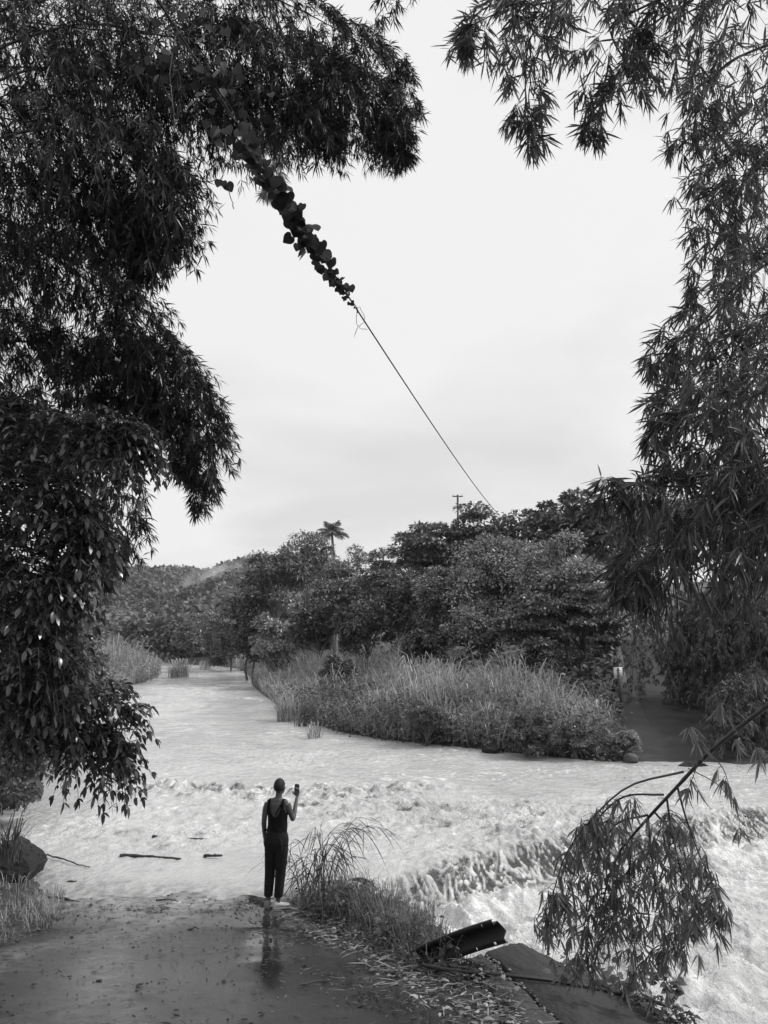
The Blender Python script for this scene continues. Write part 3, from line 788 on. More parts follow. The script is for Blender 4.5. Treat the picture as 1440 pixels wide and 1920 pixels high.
for k, (px, pt, w, y, lab, kind, mt, leafL, ncl, per, cf, extra) in enumerate([
    (523, 1040, 176, 64, 'tall round tree showing a pale forked trunk, at the downstream end of the far woods', 'round', 'wood_leaf', .42, 40, 150, .36, dict(bark='bark_pale', trunk_r=.26)),
    (508, 1022, 60, 70, 'thin sprig topped tree poking up just left of the pale forked trunk', 'umbrella', 'wood_leaf', .5, 12, 80, .55, dict()),
    (470, 1075, 96, 66, 'dark leaning tree over the water left of the pale forked trunk', 'round', 'wood_dark', .42, 34, 140, -.25, dict()),
    (480, 1130, 80, 62, 'dark low tree beneath the forked tree, right above the water', 'round', 'wood_dark', .4, 30, 140, -.25, dict()),
    (578, 1000, 110, 84, 'tall leafy tree just left of the coconut palm', 'round', 'wood_leaf', .5, 30, 120, .2, dict()),
    (632, 1045, 90, 88, 'small round tree below the coconut palm crown', 'round', 'wood_dark', .5, 20, 110, .1, dict()),
    (668, 1022, 30, 104, 'slim twiggy tree on the skyline right of the palm', 'round', 'wood_leaf', .5, 10, 60, .3, dict()),
    (699, 1036, 24, 106, 'tiny upright tree on the skyline, second right of the palm', 'round', 'wood_dark', .5, 8, 60, .2, dict()),
    (655, 1062, 150, 72, 'wide flat crowned tree with pale limbs showing beneath, below the palm', 'umbrella', 'wood_leaf', .52, 40, 110, .45, dict(bark='bark_pale', trunk_r=.24)),
    (735, 1042, 140, 64, 'flat topped spreading tree in the dip of the skyline', 'umbrella', 'wood_leaf', .5, 36, 110, .3, dict()),
    (600, 1128, 120, 56, 'shadowy tree behind the reeds, right of the pale forked trunk', 'round', 'wood_dark', .38, 32, 150, .05, dict()),
    (690, 1135, 140, 50, 'dark tree wall behind the reeds under the flat crowned trees', 'round', 'wood_dark', .36, 36, 160, .0, dict()),
    (800, 968, 126, 58, 'umbrella leaved tree climbing the skyline left of the utility pole', 'umbrella', 'wood_leaf', .55, 36, 100, .25, dict()),
    (886, 950, 90, 57, 'umbrella leaved tree just right of the utility pole', 'umbrella', 'wood_leaf', .52, 28, 110, .25, dict()),
    (858, 978, 90, 59, 'broad crown directly under the utility pole', 'umbrella', 'wood_leaf', .52, 24, 110, .2, dict()),
    (945, 962, 110, 56, 'umbrella leaved tree where the long cable meets the skyline', 'umbrella', 'wood_leaf', .55, 32, 100, .25, dict()),
    (1010, 944, 120, 54, 'airy umbrella leaved tree on the ridge right of the cable end', 'umbrella', 'wood_leaf', .55, 32, 100, .3, dict(bark='bark_pale')),
    (1078, 920, 110, 52, 'highest umbrella leaved tree on the ridge, with sky showing through', 'umbrella', 'wood_leaf', .55, 30, 100, .35, dict(bark='bark_pale')),
    (1140, 935, 110, 50, 'ridge tree half hidden behind the near bamboo leaves', 'umbrella', 'wood_leaf', .55, 30, 100, .3, dict()),
    (765, 1085, 150, 47, 'dense dark tree behind the middle of the reed bed', 'round', 'wood_dark', .34, 40, 170, .0, dict()),
    (835, 1050, 150, 44, 'tall vine hung tree in the middle of the far bank', 'round', 'wood_leaf', .32, 44, 170, .0, dict()),
    (930, 1002, 200, 42, 'largest pale tree of small leaves in the middle of the wooded bank', 'round', 'wood_pale', .26, 60, 190, .05, dict(ratio=.6)),
    (1055, 1028, 190, 39, 'pale small leaved tree beside the near bamboo, below the ridge', 'round', 'wood_pale', .26, 56, 190, .05, dict(ratio=.6)),
    (995, 1110, 150, 37, 'drooping feathery tree low on the bank above the pale frond', 'umbrella', 'wood_leaf', .3, 36, 150, .1, dict()),
    (1090, 1088, 150, 37, 'shadowed feathery tree overhanging the dark hollow left of the sign', 'umbrella', 'wood_leaf', .3, 36, 150, .2, dict()),
    (885, 1140, 110, 38.5, 'small creeper covered tree at the edge of the reeds', 'round', 'wood_leaf', .26, 30, 150, .0, dict()),
    (800, 1170, 110, 40, 'low dark shrub behind the reeds, left of the creeper covered tree', 'round', 'wood_dark', .28, 26, 150, .0, dict()),
    (965, 1195, 100, 36, 'low dark shrub beside the pale frond', 'round', 'wood_dark', .26, 24, 140, .0, dict()),
    (1180, 1030, 120, 46, 'dark tree above the far end of the lane', 'round', 'wood_dark', .32, 34, 160, .1, dict()),
    (1130, 1150, 80, 41, 'dark tree beside the lane parapet', 'round', 'wood_dark', .3, 26, 150, .0, dict()),
    (1255, 900, 210, 52, 'tall tree behind the near bamboo, above the lane', 'round', 'wood_leaf', .4, 40, 140, .1, dict()),
    (1400, 880, 240, 50, 'tall tree behind the near bamboo at the far right', 'round', 'wood_leaf', .4, 40, 140, .1, dict())]):
    T('tree', px, pt, w, y, lab, kind=kind, mat=mt, leafL=leafL, nclump=ncl, per=per, seed=200 + k, group=GB, crown_from=cf, **extra)
T('tree', 503, 1150, 84, 59, 'small tree with pale clustered leaves at the upstream end of the reeds', kind='round', mat='wood_pale', leafL=.42, nclump=18, per=90, seed=301, crown_from=.1, group=GB)
T('shrub', 520, 1205, 90, 55, 'rounded shrub at the waterline corner of the reeds', 'shrub', kind='round', mat='wood_leaf', leafL=.3, nclump=22, per=110, seed=302, crown_from=.0)
T('shrub', 640, 1238, 90, 40, 'dark broadleaf shrub among the reeds, left of centre', 'shrub', kind='round', mat='wood_dark', leafL=.24, nclump=20, per=100, seed=303, crown_from=.0)
T('shrub', 985, 1345, 96, 24.2, 'dark leafy shrub on the waterline of the reed bed, right of centre', 'shrub', kind='round', mat='weed', leafL=.14, nclump=22, per=140, seed=304, crown_from=.0)
T('shrub', 1075, 1352, 90, 23.8, 'feathery shrub at the waterline left of the lane mouth', 'shrub', kind='round', mat='wood_leaf', leafL=.12, nclump=22, per=150, seed=305, crown_from=.0)
T('shrub', 1170, 1372, 80, 23.6, 'pale feathery shrub beside the round rock at the lane mouth', 'shrub', kind='round', mat='wood_pale', leafL=.11, nclump=20, per=140, seed=306, crown_from=.0)
T('shrub', 800, 1318, 90, 26.5, 'low leafy shrub at the waterline in front of the reeds', 'shrub', kind='round', mat='weed', leafL=.15, nclump=20, per=120, seed=307, crown_from=.0)
T('shrub', 1140, 1300, 60, 27.5, 'scrubby bush at the foot of the sign post', 'shrub', kind='round', mat='wood_leaf', leafL=.13, nclump=14, per=120, seed=308, crown_from=.0)

# bamboo bushes right of the lane
def bamboo_bush(px, pt, pb, w, y, label, seed, nb=300):
    rng = np.random.default_rng(seed)
    top = at(px, pt, y); b = np.array([top[0], y, h1(top[0], y)])
    root = thing('bamboo_bush', b, label, 'bamboo', 'bamboo bushes beside the lane')
    g, tw = Geo(), Geo()
    W = w * y / F / 2; Hh = top[2] - b[2]
    for k in range(16):
        a = rng.uniform(0, 2 * math.pi); rr = rng.uniform(.3, 1) * W
        e = np.array([math.cos(a) * rr, math.sin(a) * rr * .9, 0])
        hh = Hh * rng.uniform(.65, 1.0)
        S = smooth_path([b + e * .15, b + e * .4 + [0, 0, hh * .55], b + e * .8 + [0, 0, hh * .95], b + e * 1.15 + [0, 0, hh * .72], b + e * 1.3 + [0, 0, hh * .2]], 20)
        V, q, tr = tubes(S, np.linspace(.035, .008, 20), 5); tw.add(V, q)
        R = np.linspace(.35, .75, 20) * .9
        P, D, LL, paths = sprays(rng, S[2:], R[2:], nb // 7, droop=.7, per=(3, 4), fan=6, L=.20, spread=.7, down=.45)
        emit_leaves(g, rng, P, D, LL, .17, False)
    g.build('foliage', M['wood_dark'], root); tw.build('culm', M['culm'], root, True)
for a in ((1262, 1105, 1320, 150, 31, 'lit bamboo bush overhanging the lane from the right', 401, 420), (1345, 1075, 1330, 170, 29, 'dark bamboo bush right of the lane, behind the leaning bamboo stem', 402, 420),
          (1450, 1070, 1340, 190, 27, 'shadowed bamboo bush at the right edge beyond the water', 403, 420), (1395, 1250, 1400, 130, 24.5, 'low dark bamboo bush at the edge of the lane mouth', 404, 220)):
    bamboo_bush(*a)

# coconut palm
def palm(px, py_c, y, label):
    c = at(px, py_c, y); b = np.array([c[0] + .6, y, h1(c[0], y)])
    root = thing('coconut_palm', b, label, 'palm')
    rng = np.random.default_rng(9)
    tp = smooth_path([b, b * .5 + c * .5 + [.3, 0, 0], c], 14)
    V, q, tr = tubes(tp, np.linspace(.24, .14, 14), 8, True); Geo().add(V, q, tr).build('trunk', M['bark_pale'], root, True)
    for k in range(19):
        a = k * 2.4 + rng.uniform(-.2, .2); el = rng.uniform(-.5, 1.3)
        d = np.array([math.cos(a) * math.cos(el), math.sin(a) * math.cos(el), math.sin(el)])
        ln = rng.uniform(1.7, 2.3)
        s = np.linspace(0, 1, 14)[:, None]
        S = c + d * ln * s + np.array([0, 0, -.3]) * ln * s ** 2.2
        V, q, tr = tubes(S, np.linspace(.035, .008, 14), 4); g = Geo(); g.add(V, q)
        tn = unit(np.gradient(S, axis=0)); side = unit(np.cross(tn, [0, 0, 1.0]) + 1e-6)
        j = np.repeat(np.arange(1, 14), 8); ff = rng.uniform(0, 1, len(j))[:, None]
        Pb = S[j - 1] * (1 - ff) + S[j] * ff; sg = np.tile([1, 1, -1, -1] * 2, 13)[:, None]
        D = unit(side[j] * sg + tn[j] * .7 + np.array([0, 0, -.45]) + rng.normal(size=(len(j), 3)) * .12)
        LL = .7 * np.sin(np.clip((j / 14.0), .1, .95) * math.pi) ** .5 + .1
        V, q, tr = leaf4(Pb, D, frame(D, rng, .8), LL, .075, .1); g.add(V, q, tr, tones(rng, len(j), 4))
        g.build('frond', M['wood_pale'], root)
palm(622, 996, 92, 'lone coconut palm standing above the trees on the skyline')

def pole():
    c = at(858, 928, 62); b = np.array([c[0], 62, h1(c[0], 62)])
    root = thing('utility_pole', b, 'thin utility pole with a crossarm on the wooded skyline', 'utility pole')
    V, q, tr = tubes(np.array([b, c]), np.array([.11, .08]), 8, True); Geo().add(V, q, tr).build('pole', M['bark'], root)
    w = .42
    V, q, tr = tubes(np.array([c + [-w, 0, -.12], c + [w, 0, -.12]]), np.array([.05, .05]), 4, True); Geo().add(V, q, tr).build('crossarm', M['bark'], root)
    for s in (-.36, .0, .36):
        V, q, tr = tubes(np.array([c + [s, 0, -.1], c + [s, 0, .03]]), np.array([.035, .025]), 6, True); Geo().add(V, q, tr).build('insulator', M['bark_pale'], root)
pole()

# single pale frond and slim sapling at the edge of the dark wood
def frond_plant():
    b0 = at(905, 1262, 33.5); b = np.array([b0[0], 33.5, h1(b0[0], 33.5)])
    root = thing('fern_palm', b, 'plant with long pale drooping fronds between the reeds and the dark trees', 'plant')
    rng = np.random.default_rng(12)
    for k, ctrl in enumerate(([(905, 1262), (925, 1236), (950, 1225), (975, 1224)], [(906, 1262), (935, 1222), (950, 1214), (962, 1216)], [(903, 1262), (885, 1225), (868, 1215), (850, 1222)])):
        S = smooth_path([b] + [at(a, c, 33.5 - .3 * j * (k == 0)) for j, (a, c) in enumerate(ctrl)][1:], 16)
        V, q, tr = tubes(S, np.linspace(.02, .006, 16), 4); g = Geo(); g.add(V, q)
        tn = unit(np.gradient(S, axis=0)); j = np.repeat(np.arange(4, 16), 8); sg = np.tile([1, -1], 48)[:, None]
        sd = unit(np.cross(tn, [0, -1, .3]))
        D = unit(sd[j] * sg * .6 + tn[j] * .5 + np.array([0, 0, -.5]) + rng.normal(size=(len(j), 3)) * .15)
        V, q, tr = leaf4(S[j], D, frame(D, rng, .5), .38, .05, .1); g.add(V, q, tr, tones(rng, len(j), 4)); g.build('frond', M['reed'], root)
frond_plant()

# ------------------------------------------------------------------ reeds
def blades(rng, x, y, z, h, w, lean, mat_lo=.55, mat_hi=1.4):
    """tall arching grass: stems with long leaves; vectorised, returns Geo pieces"""
    n = len(x)
    a = rng.uniform(0, 2 * math.pi, n); d = np.stack([np.cos(a), np.sin(a), np.zeros(n)], -1)
    b = np.stack([x, y, z], -1)
    ln = lean * rng.uniform(.2, 1, n) * h
    p1 = b + d * (ln * .15)[:, None] + np.stack([0 * x, 0 * x, h * .5], -1)
    p2 = b + d * (ln * .5)[:, None] + np.stack([0 * x, 0 * x, h * .88], -1)
    p3 = b + d * (ln * 1.1)[:, None] + np.stack([0 * x, 0 * x, h * rng.uniform(.62, 1.02, n)], -1)
    s = np.stack([-d[:, 1], d[:, 0], 0 * x], -1); w = np.broadcast_to(w, (n,))[:, None]
    V = np.stack([b - s * w * .3, b + s * w * .3, p1 - s * w * .5, p1 + s * w * .5, p2 - s * w * .4, p2 + s * w * .4, p3], 1)
    o = (np.arange(n) * 7)[:, None]
    q = np.concatenate([o + np.array([[0, 1, 3, 2]]), o + np.array([[2, 3, 5, 4]])])
    return V.reshape(-1, 3), q, o + np.array([[4, 5, 6]]), np.repeat(rng.uniform(mat_lo, mat_hi, n), 7)
def reed_area(name, label, cat, n, box, test, hh, w, seed, mat='reed', patch=True):
    rng = np.random.default_rng(seed)
    x = rng.uniform(box[0], box[1], n * 6); y = box[2] + (box[3] - box[2]) * rng.uniform(0, 1, n * 6) ** 1.4
    ok = test(x, y); x, y = x[ok][:n], y[ok][:n]
    z = H(x, y, False) - .05
    p = fbm(x * .35, y * .35, 3, seed) if patch else 0 * x
    h = hh * rng.uniform(.35, 1.2, len(x)) * (1 + 1.0 * p) * (.5 + .5 * sstep(.1, 4.0, river_sd(x, y))) * (.42 + .58 * sstep(.8, 4.2, np.where(y > 20, lane_info(x, y)[0], 9)))
    V, q, tr, t = blades(rng, x, y, z, h, w * rng.uniform(.6, 1.3, len(x)), 1.0)
    g = Geo(); g.add(V, q, tr, t * np.repeat(1 + .5 * p, 7))
    # leaf blades half way up the stems
    k = np.repeat(rng.integers(0, len(x), int(len(x) * 1.3)), 1)
    P = np.stack([x[k], y[k], z[k] + h[k] * rng.uniform(.15, .85, len(k))], -1)
    D = rng.normal(size=(len(k), 3)); D[:, 2] = np.abs(D[:, 2]) * .9 + .3; D = unit(D)
    LL = rng.uniform(.35, .9, len(k)) * hh * .4
    V, q, tr = leaf6(P, D, frame(D, rng, .5), LL, w * 1.1, .55); g.add(V, q, tr, tones(rng, len(k), 6, .5, 1.4))
    o = g.build(name, M[mat]); tag(o, label, cat, kind='stuff'); return o
def in_reeds(x, y):
    ld, lz = lane_info(x, y); sd = river_sd(x, y)
    back = 9.5 + 2.5 * fbm(x * .2, y * .2, 2, 77)
    return (sd > .15) & (sd < back) & ((ld > .8) | (y > 60)) & (x < 10.2) & (y < 62) & (y > 20) & (x > -14)
reed_area('reed_bed', 'pale bed of tall reeds along the far bank in front of the dark trees', 'reeds', 17000, (-14, 10.2, 20.5, 60), in_reeds, 1.75, .04, 21)
def in_left(x, y):
    sd = river_sd(x, y); return (sd > .1) & (sd < 9) & (x < -15) & (y > 46) & (y < 92)
reed_area('reed_bank', 'bank of tall reeds on the left side of the river upstream', 'reeds', 5200, (-36, -15, 46, 92), in_left, 2.9, .07, 22)
def in_fringe(x, y):
    ld, lz = lane_info(x, y); sd = river_sd(x, y)
    return (sd > -.15) & (sd < 2.0 + 7 * np.clip(fbm(x * .35, y * .35, 3, 78) + .1, 0, .6)) & (ld > .25) & (y < 40) & (y > 20) & (x > -9) & (x < 10.5)
def fringe():
    rng = np.random.default_rng(23)
    n = 17000
    x = rng.uniform(-9, 10.5, n * 8); y = rng.uniform(20.5, 40, n * 8); ok = in_fringe(x, y); x, y = x[ok][:n], y[ok][:n]
    z = H(x, y, False)
    c = np.stack([x, y, z], -1); P = c + np.stack([rng.normal(0, .15, len(x)), rng.normal(0, .15, len(x)), rng.uniform(0, 1, len(x)) ** 1.2 * (1.0 + .9 * fbm(x * .6, y * .6, 3, 6))], -1)
    D = rng.normal(size=P.shape); D[:, 2] = D[:, 2] * .5 + .1; D = unit(D)
    LL = rng.uniform(.08, .2, len(P))
    V, q, tr = leaf4(P, D, frame(D, rng, .9), LL, LL * .55, .15); g = Geo(); g.add(V, q, tr, tones(rng, len(P), 4, .6, 1.4))
    tag(g.build('bank_undergrowth', M['weed']), 'low leafy undergrowth along the waterline of the far bank', 'undergrowth', kind='stuff')
fringe()
def tuft(px, py, y, n, h, w, r, label, seed, mat='reed', z=None, lean=.8, cat='grass', name='grass_tuft'):
    rng = np.random.default_rng(seed)
    p = gz(px, py, 0) if y is None else at(px, py, y)
    zz = h1(p[0], p[1]) if z is None else z
    root = np.array([p[0], p[1], zz])
    a = rng.uniform(0, 2 * math.pi, n); rr = r * np.sqrt(rng.uniform(0, 1, n))
    V, q, tr, t = blades(rng, root[0] + np.cos(a) * rr, root[1] + np.sin(a) * rr, np.full(n, zz - .05), h * rng.uniform(.4, 1.1, n), w, lean)
    o = Geo().add(V, q, tr, t).build(name, M[mat], origin=root); tag(o, label, cat); return o
tuft(335, 1270, None, 130, 1.9, .07, .9, 'isolated reed tuft standing in the water at the river bend', 31, z=-.05, lean=1.1)
tuft(385, 1256, None, 40, 1.2, .07, .7, 'small sparse reed tuft in the far water, right of the larger tuft', 32, z=-.05, lean=1.1)
tuft(540, 1352, None, 110, 1.5, .04, .5, 'pale reed tuft at the waterline where the far bank juts out', 33, z=-.05, lean=1.2)
tuft(590, 1384, None, 46, .75, .03, .28, 'small spiky grass tuft growing out of the water off the reed bank', 34, z=-.08, lean=.8)
tuft(565, 1362, None, 36, .6, .035, .3, 'low dark tuft between the pale reed tuft and the spiky tuft', 35, 'grass', z=-.05)

def understorey():
    rng = np.random.default_rng(24)
    n = 60000
    x = rng.uniform(-16, 24, n * 2); y = rng.uniform(30, 76, n * 2)
    sd = river_sd(x, y); ld, lz = lane_info(x, y)
    ok = (sd > 7.0) & (sd < 30) & (ld > .55); x, y, sd = x[ok][:n], y[ok][:n], sd[ok][:n]
    hh = (1.3 + 1.2 * fbm(x * .3, y * .3, 3, 11)) * sstep(6.5, 10, sd)
    P = np.stack([x, y, H(x, y, False) + hh * rng.uniform(0, 1, len(x))], -1)
    D = rng.normal(size=P.shape); D[:, 2] = D[:, 2] * .5; D = unit(D); LL = rng.uniform(.15, .4, len(P))
    V, q, tr = leaf4(P, D, frame(D, rng, .9), LL, LL * .55, .15)
    tag(Geo().add(V, q, tr, tones(rng, len(P), 4, .6, 1.4)).build('hillside_undergrowth', M['wood_dark']), 'dark undergrowth beneath the trees of the wooded bank', 'undergrowth', kind='stuff')
understorey()
# ------------------------------------------------------------------ sign, parapet, rocks
M['sign_back'] = plain_mat('bare_sign_metal', .7, .5)
M['post'] = plain_mat('dark_post', .04, .6)
M['concrete'] = grain_mat('stained_concrete', .010, .05, 3.2, (.5, .85), .9, 16, dist=.03)
M['slab_pale'] = grain_mat('silted_concrete', .018, .075, 2.6, (.45, .85), .9, 14, dist=.03)
M['pale_concrete'] = grain_mat('weathered_concrete', .05, .16, 2.6, (.6, .9), .8, 16, dist=.02)
def box_geo(c, sx, sy, sz, R=np.eye(3), bev=0.0):
    v = np.array([(a, b, d) for a in (-1, 1) for b in (-1, 1) for d in (-1, 1)], float) * .5 * np.array([sx, sy, sz])
    return v @ R.T + np.asarray(c, float), np.array([[0, 1, 3, 2], [4, 6, 7, 5], [0, 4, 5, 1], [2, 3, 7, 6], [0, 2, 6, 4], [1, 5, 7, 3]])
def road_sign():
    y = 28.5
    c = at(1159.5, 1262, y); b = np.array([c[0], y, h1(c[0], y)])
    root = thing('road_sign', b, 'bare back of a small road sign on a thin dark post beside the lane', 'road sign')
    ww, hh = 16.0 * y / F, 21.0 * y / F
    v, f = box_geo(c + [0, .03, 0], ww, .012, hh); Geo().add(v, f).build('panel', M['sign_back'], root)
    v, f = box_geo([c[0], y, (b[2] - .3 + c[2] + hh * .46) / 2], .055, .045, c[2] + hh * .46 - b[2] + .3); Geo().add(v, f).build('post', M['post'], root)
    for s in (-.25, .25):
        v, f = box_geo(c + [0, .015, s * hh], .11, .02, .03); Geo().add(v, f).build('bracket', M['post'], root)
road_sign()
def parapet():
    sel = LANE_S[(LANE_S[:, 1] > 29.5) & (LANE_S[:, 1] < 50)]
    T2 = unit(np.gradient(sel[:, :2], axis=0)); Nl = np.stack([-T2[:, 1], T2[:, 0]], -1)
    base = sel[:, :2] + Nl * (sel[:, 3:4] + .12)
    prof = [(0, -.4), (0, .62), (.03, .66), (.27, .66), (.3, .62), (.3, -.4)]
    V = np.array([[(*(base[i] + Nl[i] * o), sel[i, 2] + z * (.55 + .45 * min(1, i / 8.0))) for o, z in prof] for i in range(len(sel))])
    n, m = V.shape[:2]; idx = np.arange(n * m).reshape(n, m)
    q = np.stack([idx[:-1, :-1], idx[:-1, 1:], idx[1:, 1:], idx[1:, :-1]], -1).reshape(-1, 4)
    caps = np.array([idx[0][::-1][[0, 1, 4, 5]], idx[-1][[0, 1, 4, 5]]])
    o = Geo().add(V, np.concatenate([q, caps])).build('parapet_wall', M['pale_concrete'])
    tag(o, 'low pale concrete parapet curving up the left side of the lane', 'wall')
parapet()
def rock(name, c, sx, sy, sz, label, seed, mat='rock', cat='rock', n=26, rough=.28, low=.6):
    th, ph = np.meshgrid(np.linspace(0, 2 * math.pi, 2 * n, endpoint=False), np.linspace(0, math.pi, n))
    u = np.stack([np.cos(th) * np.sin(ph), np.sin(th) * np.sin(ph), np.cos(ph)], -1)
    d = 1 + rough * fbm(u[..., 0] * 1.4 + seed, u[..., 1] * 1.4 + u[..., 2] * 1.7, 4, seed)
    # facets: chop with random planes
    rng = np.random.default_rng(seed)
    for k in range(22):
        pn = unit(rng.normal(size=3)); hgt = rng.uniform(low, .92)
        dd = (u * pn).sum(-1); d = np.where(dd * d > hgt, hgt / np.maximum(dd, .05), d)
    d = d + .05 * fbm(u[..., 0] * 6 + seed, u[..., 1] * 6 + u[..., 2] * 5, 3, seed + 3)
    V = u * d[..., None] * np.array([sx, sy, sz])
    idx = np.arange(2 * n * n).reshape(n, 2 * n)
    q = np.stack([idx[:-1], np.roll(idx, -1, 1)[:-1], np.roll(idx, -1, 1)[1:], idx[1:]], -1).reshape(-1, 4)
    o = link(name, mk_mesh(name, V.reshape(-1, 3), [q], M[mat], smooth=True), None, c); tag(o, label, cat); return o
b = gz(22, 1648, .05)
rock('boulder', (b[0] - .13, b[1] + .15, .14), .64, .6, .54, 'large dark boulder on the left waterline under the overhanging tree', 61, n=56, rough=.5, low=.5)
M['grey_rock'] = grain_mat('grey_rock', .06, .13, 4, (.5, .8), .6, 12, dist=.05)
r = gz(1183, 1430); rock('rock', (r[0], r[1], .12), .22, .2, .22, 'round grey rock at the waterline by the lane mouth', 62, 'grey_rock')
r = gz(925, 1411); rock('rock', (r[0], r[1], .05), .45, .3, .16, 'flat dark rock at the waterline below the reeds', 63)
r = gz(900, 1405); r = gz(1300, 1436); rock('rock', (r[0], r[1], 0.02), .5, .2, .12, 'low wet rock at the mouth of the lane', 64)
r = at(762, 1738, 9.9); rock('rock', (r[0], r[1], r[2] - .02), .22, .2, .2, 'dark lumpy rock beside the broadleaf plants at the road edge', 65)
# ------------------------------------------------------------------ near bamboo
def bamboo(name, base, label, group, lobes, culms, seed, L, ratio, mat, dens=50, six=False, fan=6, per=5, droop=.8, down=.5, spread=.7, n_parts=0, twig=.004, twig_sides=3, lo=.55, hi=1.4):
    rng = np.random.default_rng(seed)
    base = np.array([base[0], base[1], h1(base[0], base[1])])
    root = thing(name, base, label, 'bamboo', group)
    PP, DD, LLs, TW = [], [], [], []
    for lb in lobes:
        kw = {}
        if isinstance(lb, tuple): lb, kw = lb
        S, R = spine_px(lb, 26)
        seg = np.linalg.norm(np.diff(S, axis=0), axis=1); nb = max(5, int(kw.get('dens', dens) * (seg * (R[1:] + R[:-1])).sum()))
        P, D, LL, paths = sprays(rng, S, R, nb, droop=kw.get('droop', droop), per=(3, per), fan=fan, L=kw.get('L', L), spread=kw.get('spread', spread), down=kw.get('down', down), fwd=kw.get('fwd', .5), out_up=kw.get('out_up', .2))
        PP.append(P); DD.append(D); LLs.append(LL); TW.append(paths)
        V, q, tr = tubes(S, np.linspace(.012, .004, len(S)), 5)
        Geo().add(V, q).build('branch', M['culm'], root, True)
    P, D, LL = np.concatenate(PP), np.concatenate(DD), np.concatenate(LLs)
    paths = np.concatenate(TW)
    V, q, tr = tubes(paths, np.broadcast_to(np.linspace(twig, twig * .4, paths.shape[1]), paths.shape[:2]), twig_sides)
    tag(Geo().add(V, q).build('twigs', M['culm'], root), kind='stuff')
    if n_parts:
        od = show_order(P, LL); sel, rest = od[:n_parts], od[n_parts:]
        ms = [unit_leaf('bamboo_leaf_%s' % 'abc'[k], M[mat], ratio, .10 + .12 * k, 5, tone=(.75, 1.0, 1.25)[k]) for k in range(3)]
        leaf_objects(root, 'leaf', ms, rng, P[sel], D[sel], frame(D[sel], rng, .5), LL[sel])
        P, D, LL = P[rest], D[rest], LL[rest]
    g = Geo(); emit_leaves(g, rng, P, D, LL, ratio, six, .12, .5, lo, hi); o = g.build('foliage', M[mat], root)
    if n_parts: tag(o, kind='stuff')
    for c in culms:
        ctrl, r0, r1 = c
        culm(root, 'culm', ctrl, r0, r1, M['culm'])
    return root
A = at
LB = (-7.6, 4.6)
def up_from(b, *pp):
    z = h1(b[0], b[1]) - .1
    return [np.array([b[0], b[1], z])] + [np.array(p) for p in pp]
GLB = 'bamboo clumps on the near left bank'
bamboo('bamboo_clump', LB, 'giant bamboo clump arching across the top of the view from the left bank', GLB,
       [[(-120, 20, 9.3, 1.0), (120, 50, 9.6, 1.05), (330, 70, 9.9, 1.0), (510, 110, 10.1, .85), (640, 150, 10.3, .62), (725, 205, 10.4, .42), (752, 290, 10.4, .12)],
        [(-120, 200, 9.0, 1.0), (100, 240, 9.1, 1.0), (240, 290, 9.3, .85), (310, 350, 9.4, .55), (300, 430, 9.5, .35), (262, 500, 9.5, .12)],
        [(60, 130, 9.2, .9), (260, 150, 9.5, .8), (430, 170, 9.7, .6), (560, 205, 9.9, .42), (630, 255, 10, .15)],
        ([(380, -40, 10, .8), (520, 0, 10.2, .6), (640, 60, 10.6, .5), (735, 120, 10.9, .35), (775, 210, 11, .16)], dict(dens=60)),
        [(-100, 350, 9.4, .8), (60, 350, 9.5, .7), (200, 380, 9.6, .5), (250, 440, 9.7, .3)],
        ([(760, -60, 9, .25), (735, -10, 9, .2), (705, 35, 9, .06)], dict(dens=40))],
       [(up_from(LB, A(-260, 700, 6), A(-160, 200, 8), A(120, 50, 9.6), A(330, 70, 9.9)), .05, .012),
        (up_from((-7.2, 5.0), A(-220, 700, 6.5), A(-160, 350, 8.2), A(100, 240, 9.1), A(290, 330, 9.4)), .05, .012),
        (up_from((-7.9, 5.2), A(-300, 600, 6.5), A(-150, 100, 8.5), A(200, -20, 9.6), A(520, 0, 10.2)), .05, .012),
        (up_from((-7.4, 4.2), A(-300, 800, 5.5), A(-120, 260, 8), A(60, 130, 9.2), A(300, 150, 9.6)), .045, .012)],
       71, .165, .115, 'bamboo_leaf', 95)
LB2 = (-9.4, 8.2)
bamboo('bamboo_clump', LB2, 'bamboo clump whose plume droops to a point over the river at middle left', GLB,
       [[(-120, 470, 10.4, 1.0), (40, 460, 10.6, .85), (180, 520, 10.8, .75), (280, 620, 11, .6), (350, 730, 11, .5), (392, 830, 11, .36), (372, 945, 11, .08)],
        [(-120, 640, 10.6, 1.0), (40, 640, 10.8, .9), (160, 670, 11, .65), (250, 720, 11.1, .42), (300, 790, 11.1, .16)],
        ([(120, 690, 11.3, .5), (200, 760, 11.4, .35), (225, 830, 11.4, .16)], dict(dens=40)),
        [(-120, 760, 10.8, .8), (30, 770, 11, .6), (120, 800, 11.2, .4)],
        [(200, 600, 10.8, .5), (300, 690, 10.9, .45), (330, 800, 10.9, .3), (350, 890, 10.9, .12)]],
       [(up_from(LB2, A(-250, 900, 9.2), A(-160, 560, 10), A(40, 460, 10.6), A(250, 590, 11)), .05, .012),
        (up_from((-9.8, 8.8), A(-250, 900, 9.6), A(-150, 700, 10.2), A(40, 640, 10.8), A(220, 700, 11)), .05, .012)],
       72, .17, .12, 'bamboo_leaf', 80)
bamboo('bamboo_clump', (-9.2, 11.4), 'small bamboo plume hanging in front of the far hill behind the leafy tree', GLB,
       [[(40, 850, 11.6, .5), (150, 850, 11.8, .5), (220, 900, 11.9, .45), (240, 970, 11.9, .35), (222, 1040, 11.9, .2), (205, 1090, 11.9, .06)]],
       [(up_from((-9.2, 11.4), A(-120, 1000, 11.4), A(40, 850, 11.6), A(210, 890, 11.9)), .04, .012)], 73, .17, .12, 'bamboo_leaf', 70)
